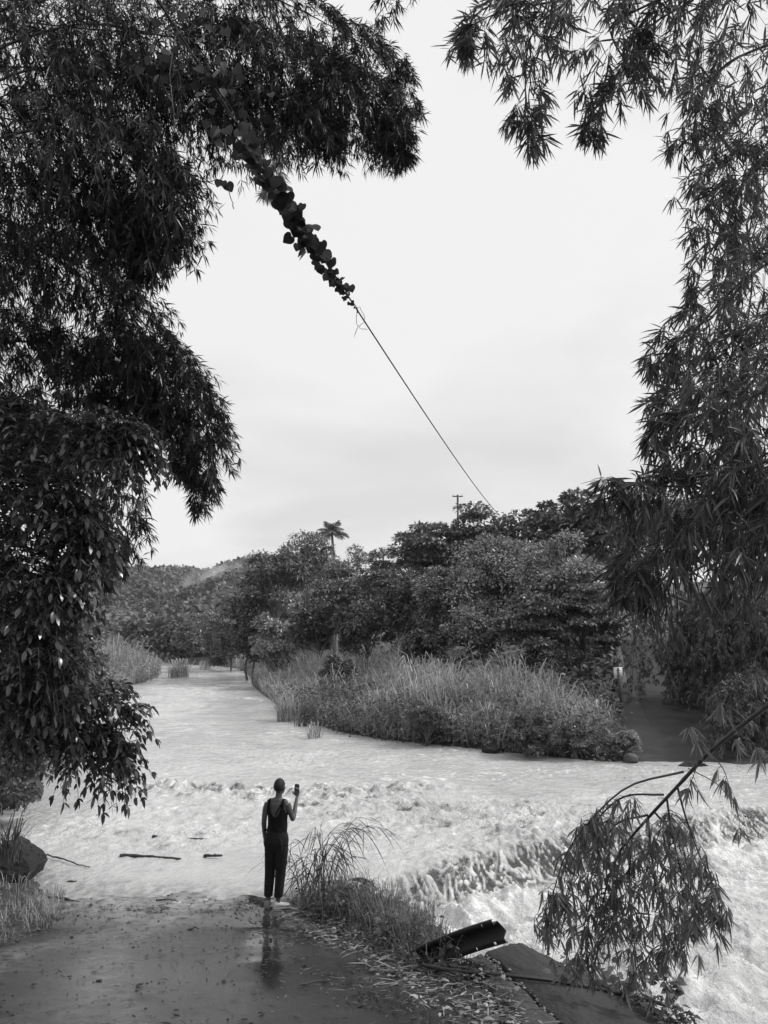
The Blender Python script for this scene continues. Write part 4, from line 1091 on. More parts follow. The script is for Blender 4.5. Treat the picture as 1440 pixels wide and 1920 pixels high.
bamboo('bamboo_clump', (-10.5, 14.5), 'pale bamboo spray seen small behind the leafy cable', GLB,
       [[(380, 180, 15, .5), (470, 225, 15, .42), (515, 265, 15, .3), (525, 320, 15, .2), (498, 365, 15, .06)]],
       [(up_from((-10.5, 14.5), A(-350, 600, 14.5), A(-100, 150, 14.8), A(380, 180, 15), A(500, 250, 15)), .05, .012)], 74, .2, .12, 'wood_pale', 40)

GRB = 'bamboo clumps on the near right bank'
RB = (6.6, 2.6)
bamboo('bamboo_clump', RB, 'bamboo hanging from the top right corner with loose leafy tips against the sky', GRB,
       [[(1560, -80, 6, .7), (1330, -40, 6.1, .6), (1120, -20, 6.2, .5), (980, 10, 6.3, .4), (900, 40, 6.3, .24), (865, 80, 6.3, .08)],
        [(1080, -10, 6.2, .35), (1000, 60, 6.2, .35), (985, 150, 6.2, .24), (990, 220, 6.2, .16), (988, 262, 6.2, .05)],
        [(1280, -20, 6.3, .4), (1150, 50, 6.4, .36), (1180, 140, 6.4, .26), (1120, 200, 6.4, .16), (1098, 240, 6.4, .06)],
        [(1300, 0, 6.4, .35), (1210, 60, 6.5, .3), (1215, 140, 6.5, .16)],
        [(1560, 60, 7, .7), (1400, 100, 7, .62), (1320, 170, 7, .34), (1275, 260, 7, .12)],
        ([(1540, 180, 7.6, .7), (1420, 230, 7.6, .6), (1350, 330, 7.6, .4), (1320, 420, 7.6, .22)], dict(dens=34))],
       [(up_from(RB, A(2300, 900, 4), A(1900, 100, 5.2), A(1330, -40, 6.1), A(1000, 10, 6.3)), .045, .01),
        (up_from((7.0, 2.2), A(2300, 700, 4.2), A(1900, 0, 5.6), A(1400, 100, 7), A(1300, 220, 7)), .045, .01)],
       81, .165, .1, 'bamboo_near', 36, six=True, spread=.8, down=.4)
RB2 = (7.6, 3.4)
bamboo('bamboo_clump', RB2, 'curtain of bamboo leaves hanging down the right edge below the corner', GRB,
       [[(1560, 240, 7, .6), (1430, 300, 7.1, .55), (1370, 400, 7.2, .42), (1330, 480, 7.2, .26), (1300, 545, 7.2, .08)],
        [(1560, 420, 6.6, .7), (1430, 500, 6.6, .6), (1340, 590, 6.6, .42), (1265, 640, 6.6, .24), (1225, 680, 6.6, .08)],
        [(1560, 560, 6.4, .7), (1430, 640, 6.4, .6), (1320, 710, 6.4, .42), (1240, 760, 6.4, .2)],
        [(1400, 420, 7.0, .5), (1410, 520, 7, .5), (1400, 620, 7, .5), (1390, 740, 7, .5)]],
       [(up_from(RB2, A(2100, 600, 5), A(1700, 200, 6.4), A(1430, 300, 7.1), A(1340, 470, 7.2)), .045, .01),
        (up_from((7.9, 2.9), A(2100, 700, 4.8), A(1700, 380, 6), A(1430, 500, 6.6), A(1300, 620, 6.6)), .045, .01)],
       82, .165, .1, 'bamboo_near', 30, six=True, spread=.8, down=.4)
RB3 = (5.6, 2.9)
bamboo('bamboo_clump', RB3, 'dark near bamboo with long fanned leaves above the lane at right', GRB,
       [[(1560, 690, 5.4, .6), (1420, 740, 5.4, .5), (1310, 790, 5.4, .36), (1215, 790, 5.4, .12)],
        [(1560, 820, 5.0, .6), (1420, 870, 5.0, .5), (1290, 910, 5.0, .34), (1190, 905, 5.0, .18), (1135, 905, 5.0, .06)],
        [(1560, 950, 5.1, .5), (1420, 985, 5.1, .45), (1280, 1020, 5.1, .32), (1190, 1060, 5.1, .18), (1165, 1120, 5.1, .06)],
        [(1500, 860, 6.2, .6), (1400, 960, 6.2, .5), (1400, 1060, 6.2, .2)],
        ([(1400, 800, 6.0, .6), (1290, 900, 6.0, .5), (1230, 1000, 6, .35)], dict(dens=40))],
       [(up_from(RB3, A(2000, 900, 3.9), A(1650, 640, 5), A(1420, 740, 5.4), A(1280, 790, 5.4)), .04, .008),
        (up_from((5.9, 2.5), A(2000, 1000, 3.8), A(1650, 800, 4.7), A(1420, 870, 5.0), A(1220, 910, 5.0)), .04, .008)],
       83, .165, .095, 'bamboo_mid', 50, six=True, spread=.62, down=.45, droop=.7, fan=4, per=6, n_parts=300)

# leaning bamboo stem with hanging leaves in front of the water
def leaning_stem():
    rng = np.random.default_rng(85)
    b = np.array([4.9, 2.4, h1(4.9, 2.4)])
    root = thing('leaning_bamboo', b, 'leaning dark bamboo stem with a veil of hanging leaves over the foaming water', 'bamboo')
    ctrl = [b, A(2100, 1150, 3.2), A(1560, 1228, 4.0), A(1440, 1322, 4.25), A(1340, 1402, 4.45), A(1265, 1480, 4.65), A(1205, 1545, 4.85), A(1163, 1594, 5.0)]
    culm(root, 'culm', ctrl, .034, .007, M['culm'], 10, 60, True, .28)
    twigs = []
    PP, DD, LL = [], [], []
    def branch(cc, r0=.007, n=18, fans=8, t0=.25, L=.128, side=.09, fan=6):
        S = smooth_path([A(*c) for c in cc], n)
        V, q, tr = tubes(S, np.linspace(r0, r0 * .3, n), 5); Geo().add(V, q).build('branch', M['culm'], root, True)
        for k in range(fans):
            t = (t0 + (1 - t0) * rng.uniform(0, 1) if k else 1.0) * (n - 1.01); i = int(t)
            p = S[i] * (1 - t + i) + S[i + 1] * (t - i)
            d = unit(rng.normal(size=3) * np.array([1, 1, .5])); ln = rng.uniform(.2, 1) * side * (k > 0)
            tip = p + d * ln + np.array([0, 0, -.5 * ln])
            twigs.append(np.array([p, p * .5 + tip * .5 + [0, 0, .2 * ln], tip]))
            m = int(rng.integers(fan - 2, fan + 3))
            ax = unit(np.array([rng.normal() * .35, rng.normal() * .35, -1]))
            a = np.linspace(-1, 1, m) * rng.uniform(.5, .95)
            az = rng.uniform(0, math.pi)
            sx = unit(np.cross(ax, [math.cos(az), math.sin(az), 0.1]))
            D = unit(np.cos(a)[:, None] * ax + np.sin(a)[:, None] * sx + rng.normal(size=(m, 3)) * .18)
            PP.append(np.repeat(tip[None], m, 0)); DD.append(D); LL.append(L * rng.uniform(.6, 1.15, m) * (1 - .25 * np.abs(np.linspace(-1, 1, m))))
    def C(*pp): return [(a, b_, y) for a, b_, y in pp]
    branch(C((1282, 1447, 4.6), (1180, 1474, 4.62), (1110, 1535, 4.66), (1062, 1600, 4.7), (1035, 1680, 4.74), (1015, 1730, 4.76)), fans=69, t0=.35)
    branch(C((1245, 1490, 4.7), (1165, 1496, 4.75), (1105, 1560, 4.8), (1070, 1660, 4.85), (1050, 1760, 4.9)), fans=78, t0=.2, side=.13)
    branch(C((1215, 1528, 4.8), (1150, 1550, 4.9), (1110, 1640, 5.0), (1095, 1740, 5.0), (1085, 1815, 5.0)), fans=78, t0=.15, side=.14)
    branch(C((1165, 1592, 5.0), (1140, 1650, 5.0), (1125, 1730, 5.0), (1115, 1825, 5.0)), fans=78, t0=.05, side=.15)
    branch(C((1185, 1568, 4.95), (1180, 1650, 5.0), (1185, 1740, 5.0), (1200, 1830, 5.0)), fans=78, t0=.05, side=.15)
    branch(C((1215, 1535, 4.8), (1222, 1610, 4.85), (1235, 1700, 4.9), (1255, 1790, 4.9)), fans=74, t0=.1, side=.15)
    branch(C((1250, 1497, 4.7), (1262, 1570, 4.7), (1285, 1660, 4.7), (1325, 1735, 4.7)), fans=78, t0=.1, side=.13)
    branch(C((1270, 1475, 4.6), (1285, 1530, 4.6), (1310, 1600, 4.6), (1345, 1680, 4.6), (1350, 1720, 4.6)), fans=50, t0=.25, side=.08)
    branch(C((1225, 1520, 4.8), (1280, 1590, 4.9), (1290, 1690, 5), (1270, 1780, 5)), fans=55, t0=.3, side=.12)
    branch(C((1290, 1440, 4.55), (1350, 1475, 4.5), (1385, 1530, 4.5), (1384, 1560, 4.5)), r0=.003, fans=3, t0=.9, side=.02)
    branch(C((1310, 1425, 4.5), (1300, 1455, 4.5), (1290, 1480, 4.5)), r0=.004, fans=4, t0=.4, side=.05)
    branch(C((1330, 1412, 4.45), (1355, 1440, 4.42), (1368, 1475, 4.4)), r0=.004, fans=5, t0=.4, side=.05)
    branch(C((1330, 1408, 4.45), (1310, 1385, 4.5), (1296, 1362, 4.5)), r0=.004, fans=5, t0=.4, side=.06)
    branch(C((1380, 1370, 4.35), (1400, 1385, 4.3), (1425, 1400, 4.3)), r0=.004, fans=6, t0=.3, side=.07)
    branch(C((1400, 1352, 4.3), (1375, 1330, 4.35), (1350, 1318, 4.35)), r0=.004, fans=4, t0=.4, side=.05)
    branch(C((1432, 1330, 4.25), (1425, 1300, 4.25), (1418, 1262, 4.25)), r0=.003, fans=2, t0=.8, side=.03)
    branch(C((1440, 1325, 4.25), (1452, 1390, 4.2), (1430, 1420, 4.2)), r0=.003, fans=3, t0=.7, side=.03)
    V, q, tr = tubes(np.array(twigs), np.broadcast_to(np.array([.0022, .0018, .0012]), (len(twigs), 3)), 3)
    tag(Geo().add(V, q).build('twigs', M['culm'], root), kind='stuff')
    P, D, L_ = np.concatenate(PP), np.concatenate(DD), np.concatenate(LL)
    od = show_order(P, L_); sel, rest = od[:300], od[300:]
    ms = [unit_leaf('hanging_leaf_%s' % 'abc'[k], M['bamboo_hang'], .105, .08 + .12 * k, 5, tone=(.75, 1.05, 1.35)[k]) for k in range(3)]
    leaf_objects(root, 'leaf', ms, rng, P[sel], D[sel], frame(D[sel], rng, .4), L_[sel])
    g = Geo(); emit_leaves(g, rng, P[rest], D[rest], L_[rest], .105, True, .12, .4); tag(g.build('foliage', M['bamboo_hang'], root), kind='stuff')
leaning_stem()

# ------------------------------------------------------------------ leafy tree at the left
def leafy_tree():
    rng = np.random.default_rng(91)
    b = np.array([-7.3, 10.6, h1(-7.3, 10.6) - .1])
    root = thing('leafy_tree', b, 'broadleaf tree with drooping glossy leaflets leaning over the river at the left edge', 'tree')
    fork = b + np.array([.3, -.3, 2.2])
    V, q, tr = tubes(smooth_path([b, b * .5 + fork * .5 + [.1, 0, 0], fork, A(-60, 1050, 9.6), A(-20, 860, 9.4)], 24), np.linspace(.16, .05, 24), 9)
    Geo().add(V, q).build('trunk', M['bark'], root, True)
    lobes = [[(-100, 900, 9.5, .7), (40, 850, 9.2, .45), (150, 815, 9.0, .3), (220, 820, 8.9, .2), (258, 850, 8.9, .08)],
             [(-100, 800, 9.8, .45), (10, 780, 9.6, .35), (80, 830, 9.5, .3)],
             [(-100, 960, 9.3, .8), (20, 930, 9.0, .6), (100, 930, 8.8, .4), (150, 985, 8.7, .22), (165, 1030, 8.7, .08)],
             [(-100, 1080, 9.0, .8), (0, 1060, 8.8, .6), (70, 1080, 8.6, .4), (115, 1115, 8.6, .16)],
             [(-100, 1210, 8.8, .8), (0, 1190, 8.7, .6), (65, 1210, 8.6, .38), (105, 1250, 8.6, .18)],
             [(-80, 1300, 8.8, .6), (0, 1310, 8.8, .42), (70, 1310, 8.8, .3), (120, 1320, 8.8, .14)],
             [(40, 1330, 9.2, .3), (130, 1310, 9.2, .22), (175, 1300, 9.2, .18), (205, 1320, 9.2, .18), (238, 1345, 9.2, .06)],
             [(-60, 1360, 9.2, .42), (50, 1365, 9.2, .32), (120, 1370, 9.2, .22), (170, 1385, 9.2, .18), (205, 1405, 9.2, .12), (218, 1420, 9.2, .05)],
             [(110, 1385, 9.1, .15), (140, 1410, 9.1, .1), (150, 1425, 9.1, .05)]]
    PP, DD, NN, LL, RA = [], [], [], [], []
    for lb in lobes:
        S, R = spine_px(lb, 26)
        j = int(np.argmin(np.linalg.norm(S - S[0], axis=1)))
        start = fork if lb[0][1] > 1090 else A(-40, 950, 9.5)
        sp_ = smooth_path([start, start * .4 + S[3] * .6, S[6], S[14], S[25]], 26)
        V, q, tr = tubes(sp_, np.linspace(.05, .006, 26), 6); Geo().add(V, q).build('limb', M['bark'], root, True)
        seg = np.linalg.norm(np.diff(S, axis=0), axis=1); nb = int(225 * (seg * (R[1:] + R[:-1])).sum()) + 6
        t = rng.uniform(0, 24.99, nb); i = t.astype(int); f = (t - i)[:, None]
        base = S[i] * (1 - f) + S[i + 1] * f; r = R[i]
        o = unit(rng.normal(size=(nb, 3)) + unit(S[i + 1] - S[i]) * .5 + np.array([0, 0, .25]))
        base = base + o * (r * rng.uniform(0, .8, nb))[:, None]
        ln = rng.uniform(.22, .42, nb); s = np.linspace(0, 1, 6)[None, :, None]
        pa = base[:, None] + o[:, None] * ln[:, None, None] * s + np.array([0, 0, -.55]) * ln[:, None, None] * s ** 2
        RA.append(pa)
        tn = unit(np.gradient(pa, axis=1)); sd = unit(np.cross(tn, [0, 0, 1.0]) + 1e-5)
        for k in range(1, 6):
            for sg in (-1, 1):
                D = unit(sd[:, k] * sg * 1.0 + tn[:, k] * .6 + np.array([0, 0, -.22]) + rng.normal(size=(nb, 3)) * .25)
                N = unit(np.array([0, 0, 1.0]) + sd[:, k] * sg * .6 + rng.normal(size=(nb, 3)) * .3); N = unit(N - (N * D).sum(1, keepdims=True) * D)
                PP.append(pa[:, k]); DD.append(D); NN.append(N); LL.append(.118 * rng.uniform(.6, 1.25, nb) * (1 - .05 * k))
        D = unit(tn[:, 5] + np.array([0, 0, -.5])); N = frame(D, rng, .8); PP.append(pa[:, 5]); DD.append(D); NN.append(N); LL.append(.118 * rng.uniform(.8, 1.2, nb))
    pa = np.concatenate(RA)
    V, q, tr = tubes(pa, np.broadcast_to(np.linspace(.005, .0025, 6), pa.shape[:2]), 3); tag(Geo().add(V, q).build('leaf_stalks', M['bark'], root), kind='stuff')
    P, D, N, L_ = map(np.concatenate, (PP, DD, NN, LL))
    od = show_order(P, L_); sel, rest = od[:300], od[300:]
    ms = [unit_leaf('leaflet_%s' % 'abc'[k], M['tree_leaf'], .38, .1 + .1 * k, 5, lambda t: math.sin(math.pi * t ** .8) ** .8, tone=(.75, 1.05, 1.4)[k]) for k in range(3)]
    leaf_objects(root, 'leaf', ms, rng, P[sel], D[sel], N[sel], L_[sel])
    V, q, tr = leaf6(P[rest], D[rest], N[rest], L_[rest], L_[rest] * .38, .12)
    tag(Geo().add(V, q, tr, tones(rng, len(rest), 6, .5, 1.5)).build('foliage', M['tree_leaf'], root), kind='stuff')
leafy_tree()
# low bushes under the tree, on the left bank upstream
T('shrub', 40, 1310, 190, 17, 'dark shrub on the left bank under the leafy tree', 'shrub', kind='round', mat='wood_dark', leafL=.16, nclump=30, per=170, seed=310, crown_from=.0)
T('shrub', 150, 1175, 150, 30, 'pale leaved bush on the left bank just upstream of the leafy tree', 'shrub', kind='round', mat='wood_leaf', leafL=.22, nclump=30, per=150, seed=311, crown_from=.0)
T('shrub', 85, 1100, 200, 26, 'tall dark thicket on the left bank behind the leafy tree', 'shrub', kind='round', mat='wood_dark', leafL=.22, nclump=36, per=160, seed=312, crown_from=.0)
T('shrub', 165, 1240, 90, 42, 'bushy shrub at the near end of the left reeds', 'shrub', kind='round', mat='wood_leaf', leafL=.25, nclump=22, per=130, seed=313, crown_from=.0)
T('shrub', -10, 1430, 190, 15.4, 'low dark bush on the left bank just behind the boulder', 'shrub', kind='round', mat='wood_dark', leafL=.14, nclump=24, per=150, seed=314, crown_from=-.1)
tuft(8, 1560, 10.9, 90, .75, .018, .22, 'dark arching grass growing on top of the left boulder', 36, 'grass', z=.62, lean=1.1)
# ------------------------------------------------------------------ overhead cable with a climbing vine
M['cable'] = plain_mat('black_cable', .01, .6)
CAB0, CAB1 = A(270, -40, 4.6), A(937, 966, 56)
def cab(t):
    """point on the cable, t = 0..1"""
    p = CAB0 + (CAB1 - CAB0) * t
    return p - np.array([0, 0, .9]) * 4 * t * (1 - t) * .4
def cable():
    s = np.linspace(0, 1, 120) ** 1.8
    P = np.array([cab(v) for v in np.concatenate([[-.12], s])])
    V, q, tr = tubes(P, np.linspace(.0085, .021, len(P)), 6)
    o = Geo().add(V, q).build('cable', M['cable'], None, True)
    tag(o, 'long black cable stretched across the river from the upper left to the wooded ridge', 'cable')
cable()
def t_of_py(py):
    ts = np.linspace(0, .6, 1500); q = topix(np.array([cab(t) for t in ts]))
    return float(np.interp(py, q[:, 1], ts))
def heart_leaf(name, tone):
    V = [(0, 0, 0)]; tr = []
    n = 22
    out = []
    for k in range(n):
        a = k / n * 2 * math.pi
        x = .52 * math.sin(a) * (1 + .12 * math.cos(a)); y = .42 - .5 * math.cos(a) - .10 * math.exp(-((a if a < math.pi else a - 2 * math.pi) / .35) ** 2) * -1.9
        y = y + (.12 * math.exp(-((a - math.pi) / .4) ** 2))
        x *= 1 - .25 * math.exp(-((a - math.pi) / .7) ** 2)
        out.append((x, y, .05 * abs(x) - .12 * y * y))
    V += out
    V[0] = (0, .4, -.02)
    tr = [(0, 1 + k, 1 + (k + 1) % n) for k in range(n)]
    return mk_mesh(name, V, [np.array(tr)], M['vine'], np.full(len(V), tone), True)
HEART = [heart_leaf('heart_leaf_%s' % 'abc'[k], (.7, 1.1, 1.7)[k]) for k in range(3)]
def vine():
    rng = np.random.default_rng(95)
    b = cab(t_of_py(-20))
    root = thing('climbing_vine', b, 'heart leaved vine twined along the upper part of the cable', 'vine')
    t0, t1 = t_of_py(-30), t_of_py(578)
    ts = np.linspace(t0, t1, 160)
    C = np.array([cab(t) for t in ts])
    ang = np.linspace(0, 46, 160)
    off = np.stack([np.cos(ang), .5 * np.sin(ang), np.sin(ang)], -1) * .018
    V, q, tr = tubes(C + off, np.full(160, .0045), 5); Geo().add(V, q).build('stem', M['culm'], root, True)
    off2 = np.stack([np.cos(-ang * .7 + 1), .4 * np.sin(ang * .7), np.sin(-ang * .7 + 1)], -1) * .035
    V, q, tr = tubes((C + off2)[:140], np.full(140, .003), 5); Geo().add(V, q).build('stem', M['culm'], root, True)
    P, D, N, L = [], [], [], []
    # leaves crowd the upper part and get small towards the growing tip
    pys = np.concatenate([rng.uniform(-20, 240, 46), rng.uniform(240, 470, 104), rng.uniform(430, 545, 64), np.linspace(500, 584, 26)])
    for py in pys:
        t = t_of_py(py); c = cab(t); y = c[1] if False else topix(c)[2]
        k = np.interp(py, [0, 180, 260, 430, 530, 584], [.7, .75, .95, 1.15, .85, .28])
        side = rng.choice([-1, 1])
        wid = np.interp(py, [-20, 200, 260, 430, 580], [.22, .2, .06, .075, .02])
        p = c + np.array([rng.normal() * wid, rng.normal() * wid, -abs(rng.normal()) * wid * .5])
        d = unit(np.array([side * rng.uniform(.15, .8), rng.normal() * .3, -rng.uniform(.45, 1)]))
        n = unit(np.array([rng.normal() * .35, -1.0, .35 + rng.normal() * .35])); n = unit(n - (n @ d) * d)
        P.append(p); D.append(d); N.append(n); L.append(.112 * k * rng.uniform(.75, 1.25) * (1.0 if py > 200 else .9))
    leaf_objects(root, 'leaf', HEART, rng, np.array(P), np.array(D), np.array(N), np.array(L))
    # trailing tendrils
    for cc in ([(672, 575), (668, 600), (675, 615), (690, 618)], [(674, 575), (684, 600), (672, 612), (664, 632)], [(424, 262), (422, 310), (417, 330), (414, 338)], [(330, 60), (318, 140), (325, 200), (328, 250)]):
        y = 9.2 if cc[0][1] > 400 else 5.4
        S = smooth_path([A(a, b_, y) for a, b_ in cc], 16) + rng.normal(size=(16, 3)) * .004
        V, q, tr = tubes(S, np.full(16, .004 if y < 9 else .0035), 4); Geo().add(V, q).build('tendril', M['culm'], root)
    # clump hanging from the tendril, with a dry twig
    y = 5.4
    P = np.array([A(412, 336, y), A(424, 342, y), A(418, 338, y - .02)]); D = unit(np.array([[-.3, 0, -1], [.5, 0, -.8], [.1, -.2, -1]])); N = np.array([[0, -1, .2]] * 3); N = unit(N - (N * D).sum(1, keepdims=True) * D)
    leaf_objects(root, 'leaf', HEART, rng, P, D, N, np.array([.065, .085, .06]))
    for cc in ([(366, 316), (378, 330), (392, 340), (404, 338), (414, 336)], [(430, 352), (431, 366), (436, 380), (437, 392)], [(402, 336), (400, 328)]):
        S = smooth_path([A(a, b_, y) for a, b_ in cc], 12) + rng.normal(size=(12, 3)) * .003
        V, q, tr = tubes(S, np.full(12, .0035), 4); Geo().add(V, q).build('tendril', M['culm'], root)
vine()

def on_water(px, py, dz=.03):
    p = gz(px, py, .0); return np.array([p[0], p[1], wz(p[0], p[1]) + dz])
def on_ground(px, py, dz=.01):
    p = gz(px, py, .1)
    for k in range(12):
        p = gz(px, py, float(surf(p[:1], p[1:2])[0]))
    return p + np.array([0, 0, dz])
# ------------------------------------------------------------------ broken beam, pipe and concrete by the road edge
def slab():
    # two panels of a concrete apron with an open joint between them
    def panel(pxs, zs, name, root, mat, thick=.9, n=0):
        rg_ = np.random.default_rng(len(pxs))
        c3 = np.array([gz(a, b_, z) for (a, b_), z in zip(pxs, zs)]); c4 = np.roll(c3, -1, 0)
        top = np.concatenate([c3[i_] + (c4[i_] - c3[i_]) * np.linspace(0, 1, 7)[:6, None] for i_ in range(len(c3))])
        top = top + rg_.normal(size=top.shape) * np.array([.007, .009, .005]) + (.03 * perlin(top[:, 0] * 3, top[:, 1] * 3, 5))[:, None] * np.array([1, .6, 0])
        k = len(top); cen = top.mean(0)
        inn = top + (cen - top) * .03
        rim = top - np.array([0, 0, .025])
        low = top + (top - cen) * .05 - np.array([0, 0, thick])
        V = np.concatenate([inn, rim, low, [inn.mean(0)]]); i = np.arange(k); j = (i + 1) % k
        q = np.concatenate([np.stack([i, i + k, j + k, j], -1), np.stack([i + k, i + 2 * k, j + 2 * k, j + k], -1)])
        tr = np.stack([i, j, np.full(k, 3 * k)], -1)
        Geo().add(V, q, tr).build(name, mat, root)
    b = gz(1000, 1850, .4)
    root = thing('concrete_apron', (b[0], b[1], .35), 'broken sloping concrete apron between the littered road edge and the foaming water', 'concrete slab')
    panel([(868, 1800), (905, 1786), (935, 1812), (975, 1850), (1030, 1905), (1085, 1960), (1020, 1990), (955, 1930)], [.62, .62, .60, .62, .64, .66, .74, .72], 'panel', root, M['slab_pale'])
    panel([(909, 1784), (955, 1768), (972, 1765), (1000, 1780), (1060, 1808), (1130, 1836), (1200, 1872), (1262, 1905), (1310, 1960), (1250, 2010), (1095, 1962), (1036, 1904), (980, 1849), (940, 1810)], [.615, .60, .58, .53, .47, .42, .39, .38, .40, .55, .655, .635, .615, .595], 'panel', root, M['concrete'])
    rng = np.random.default_rng(7)
    g = Geo()
    for k in range(70):
        t = rng.uniform(0, 1); px = np.interp(t, [0, .4, 1], [908, 975, 1070]); py = np.interp(t, [0, .4, 1], [1790, 1848, 1945])
        p = gz(px + rng.normal() * 5, py + rng.normal() * 3, .625 + .02 * t); s = rng.uniform(.006, .02)
        v = unit(rng.normal(size=(6, 3))) * s; v = np.array([[s, 0, 0], [-s, 0, 0], [0, s, 0], [0, -s, 0], [0, 0, s * .7], [0, 0, -s]]) * rng.uniform(.6, 1.2, (6, 1)) + p
        g.add(v, None, [(0, 2, 4), (2, 1, 4), (1, 3, 4), (3, 0, 4), (2, 0, 5), (1, 2, 5), (3, 1, 5), (0, 3, 5)], rng.uniform(.7, 1.4))
    tag(g.build('joint_gravel', M['litter'], root), kind='stuff')
slab()
def beam():
    """bent piece of steel guard rail sticking out of the litter, bolt holes along both lips"""
    a0, a1 = on_ground(815, 1803, .08), A(937, 1748, 7.5)
    ax = unit(a1 - a0); ln = np.linalg.norm(a1 - a0)
    up = unit(np.array([-.12, -.30, 1.0]) - (np.array([-.12, -.30, 1.0]) @ ax) * ax); out = np.cross(ax, up)
    if out[1] > 0: out = -out
    root = thing('steel_beam', a0, 'dark rusted steel rail sticking up out of the leaf litter over the water', 'steel beam')
    hh = .112
    prof = np.array([(0, hh * 1.02), (.02, hh), (.022, hh * .62), (-.05, hh * .5), (-.055, -hh * .42), (.03, -hh * .55), (.032, -hh * .98), (.01, -hh * 1.02)])
    n = 48
    s = np.linspace(-.25, ln, n)
    V = []
    for j, t in enumerate(s):
        bend = .015 * math.sin(t * 3) + .01 * t
        V.append([a0 + ax * (t + .03 * (u < 0) * (t > ln - .1)) + up * (u + bend) + out * o for o, u in prof])
    V = np.array(V); m = len(prof); idx = np.arange(n * m).reshape(n, m)
    q = np.stack([idx[:-1, :-1], idx[:-1, 1:], idx[1:, 1:], idx[1:, :-1]], -1)
    # holes: leave out one cell of the lips at regular steps
    keep = np.ones(q.shape[:2], bool)
    g = Geo(); allV = V.reshape(-1, 3)
    extra = Geo()
    for lip in (1, 5):
        for j in ((14, 24, 33, 42) if lip == 5 else (20, 41)):
            keep[j, lip] = False
            a, b_, c, d = [allV[k] for k in q[j, lip]]
            cen = (a + b_ + c + d) / 4; outer = np.array([a, b_, c, d]); ring = [cen + (o - cen) * .52 for o in outer]
            ex = np.array(list(outer) + ring); extra.add(ex, [(0, 1, 5, 4), (1, 2, 6, 5), (2, 3, 7, 6), (3, 0, 4, 7)])
    g.add(allV, q[keep]); g.add(np.concatenate(extra.V), np.concatenate(extra.Fq))
    o = g.build('rail', M['steel'], root)
    md = o.modifiers.new('thickness', 'SOLIDIFY'); md.thickness = .006
beam()
def pipe():
    S = smooth_path([gz(795, 1810, .62), gz(850, 1820, .65), gz(950, 1829, .645), gz(1050, 1841, .57), gz(1140, 1858, .47), gz(1256, 1886, .42)], 40)
    V, q, tr = tubes(S, np.full(40, .0165), 10, True)
    o = Geo().add(V, q, tr).build('rusty_pipe', M['pipe'], None, True, origin=S[0])
    tag(o, 'long thin rusty pipe lying across the concrete apron and out over the water', 'pipe')
pipe()

# ------------------------------------------------------------------ driftwood and sticks
def log(name, p0, p1, r, label, cat='log', seed=0, z=None, mat='wood', kink=.05, sides=8):
    rng = np.random.default_rng(seed)
    p0, p1 = np.array(p0, float), np.array(p1, float)
    S = p0 + (p1 - p0) * np.linspace(0, 1, 14)[:, None] + np.cumsum(rng.normal(size=(14, 3)) * kink * .3, 0) * np.array([1, 1, .3])
    V, q, tr = tubes(S, r * np.linspace(1, .55, 14) * rng.uniform(.8, 1.15, 14), sides, True)
    o = Geo().add(V, q, tr).build(name, M[mat], None, True, origin=S[0]); tag(o, label, cat); return o
log('driftwood_log', on_water(224, 1607, .015), on_water(342, 1612, .0), .034, 'long dark log floating in the slack water by the road end', seed=1, kink=.04)
log('driftwood_log', on_water(384, 1610), on_water(424, 1611), .028, 'short dark log floating right of the long log', seed=2)
log('driftwood_log', on_water(284, 1570, .01), on_water(392, 1572, .0), .03, 'thin dark log drifting in the current beyond the longer log', seed=3)
log('driftwood_stick', on_water(90, 1608), on_water(165, 1626), .014, 'thin bent stick floating beside the boulder', 'stick', seed=4, kink=.06)
log('driftwood_stick', on_ground(128, 1657, .03), on_ground(174, 1658, .03), .022, 'short thick stick stranded at the water edge left of the road', 'stick', seed=5)
log('marker_stake', on_ground(106, 1648, -.1), on_ground(106, 1648) + np.array([-.01, 0, .13]), .012, 'thin upright stake standing at the water edge near the boulder', 'stake', seed=6, kink=.0)
log('driftwood_stick', on_ground(90, 1685, .02), on_ground(185, 1688, .02), .02, 'dark branch washed up at the left end of the flood line', 'stick', seed=7, kink=.05)
log('driftwood_stick', on_ground(298, 1687, .012), on_ground(338, 1687, .012), .010, 'thin straight stick at the flood line in the middle of the road', 'stick', seed=8)
log('driftwood_stick', on_ground(353, 1744, .012), on_ground(378, 1744, .012), .009, 'small dark stick alone on the asphalt left of the person', 'stick', seed=9)
log('driftwood_stick', on_ground(186, 1840, .012), on_ground(208, 1844, .012), .012, 'stubby dark stick on the asphalt at lower left', 'stick', seed=10)
log('driftwood_stick', on_ground(254, 1858, .012), on_ground(278, 1849, .012), .008, 'thin slanted twig on the asphalt right of the stubby stick', 'stick', seed=11)
log('driftwood_stick', on_ground(560, 1852, .012), on_ground(618, 1842, .02), .008, 'long twig lying on the asphalt below the person', 'stick', seed=12, kink=.04)
log('driftwood_stick', on_ground(790, 1862, .02), on_ground(838, 1852, .03), .009, 'pale broken cane on the litter below the steel rail', 'stick', seed=13, mat='bark_pale')
log('driftwood_stick', on_ground(520, 1727, .02), on_ground(584, 1715, .02), .008, 'pale thin cane at the road edge beside the shoes', 'stick', seed=14, mat='bark_pale')
S_ = smooth_path([A(660, 1650, 11.3), A(678, 1648, 11.3), A(695, 1655, 11.2), A(706, 1670, 11.1)], 16)
V, q, tr = tubes(S_, np.linspace(.022, .014, 16), 6, True); o = Geo().add(V, q, tr).build('bent_branch', M['wood'], None, True, origin=S_[0]); tag(o, 'dark bent branch arching over the weir edge by the weeds', 'branch')
M['white'] = plain_mat('white_scrap', .7, .5)
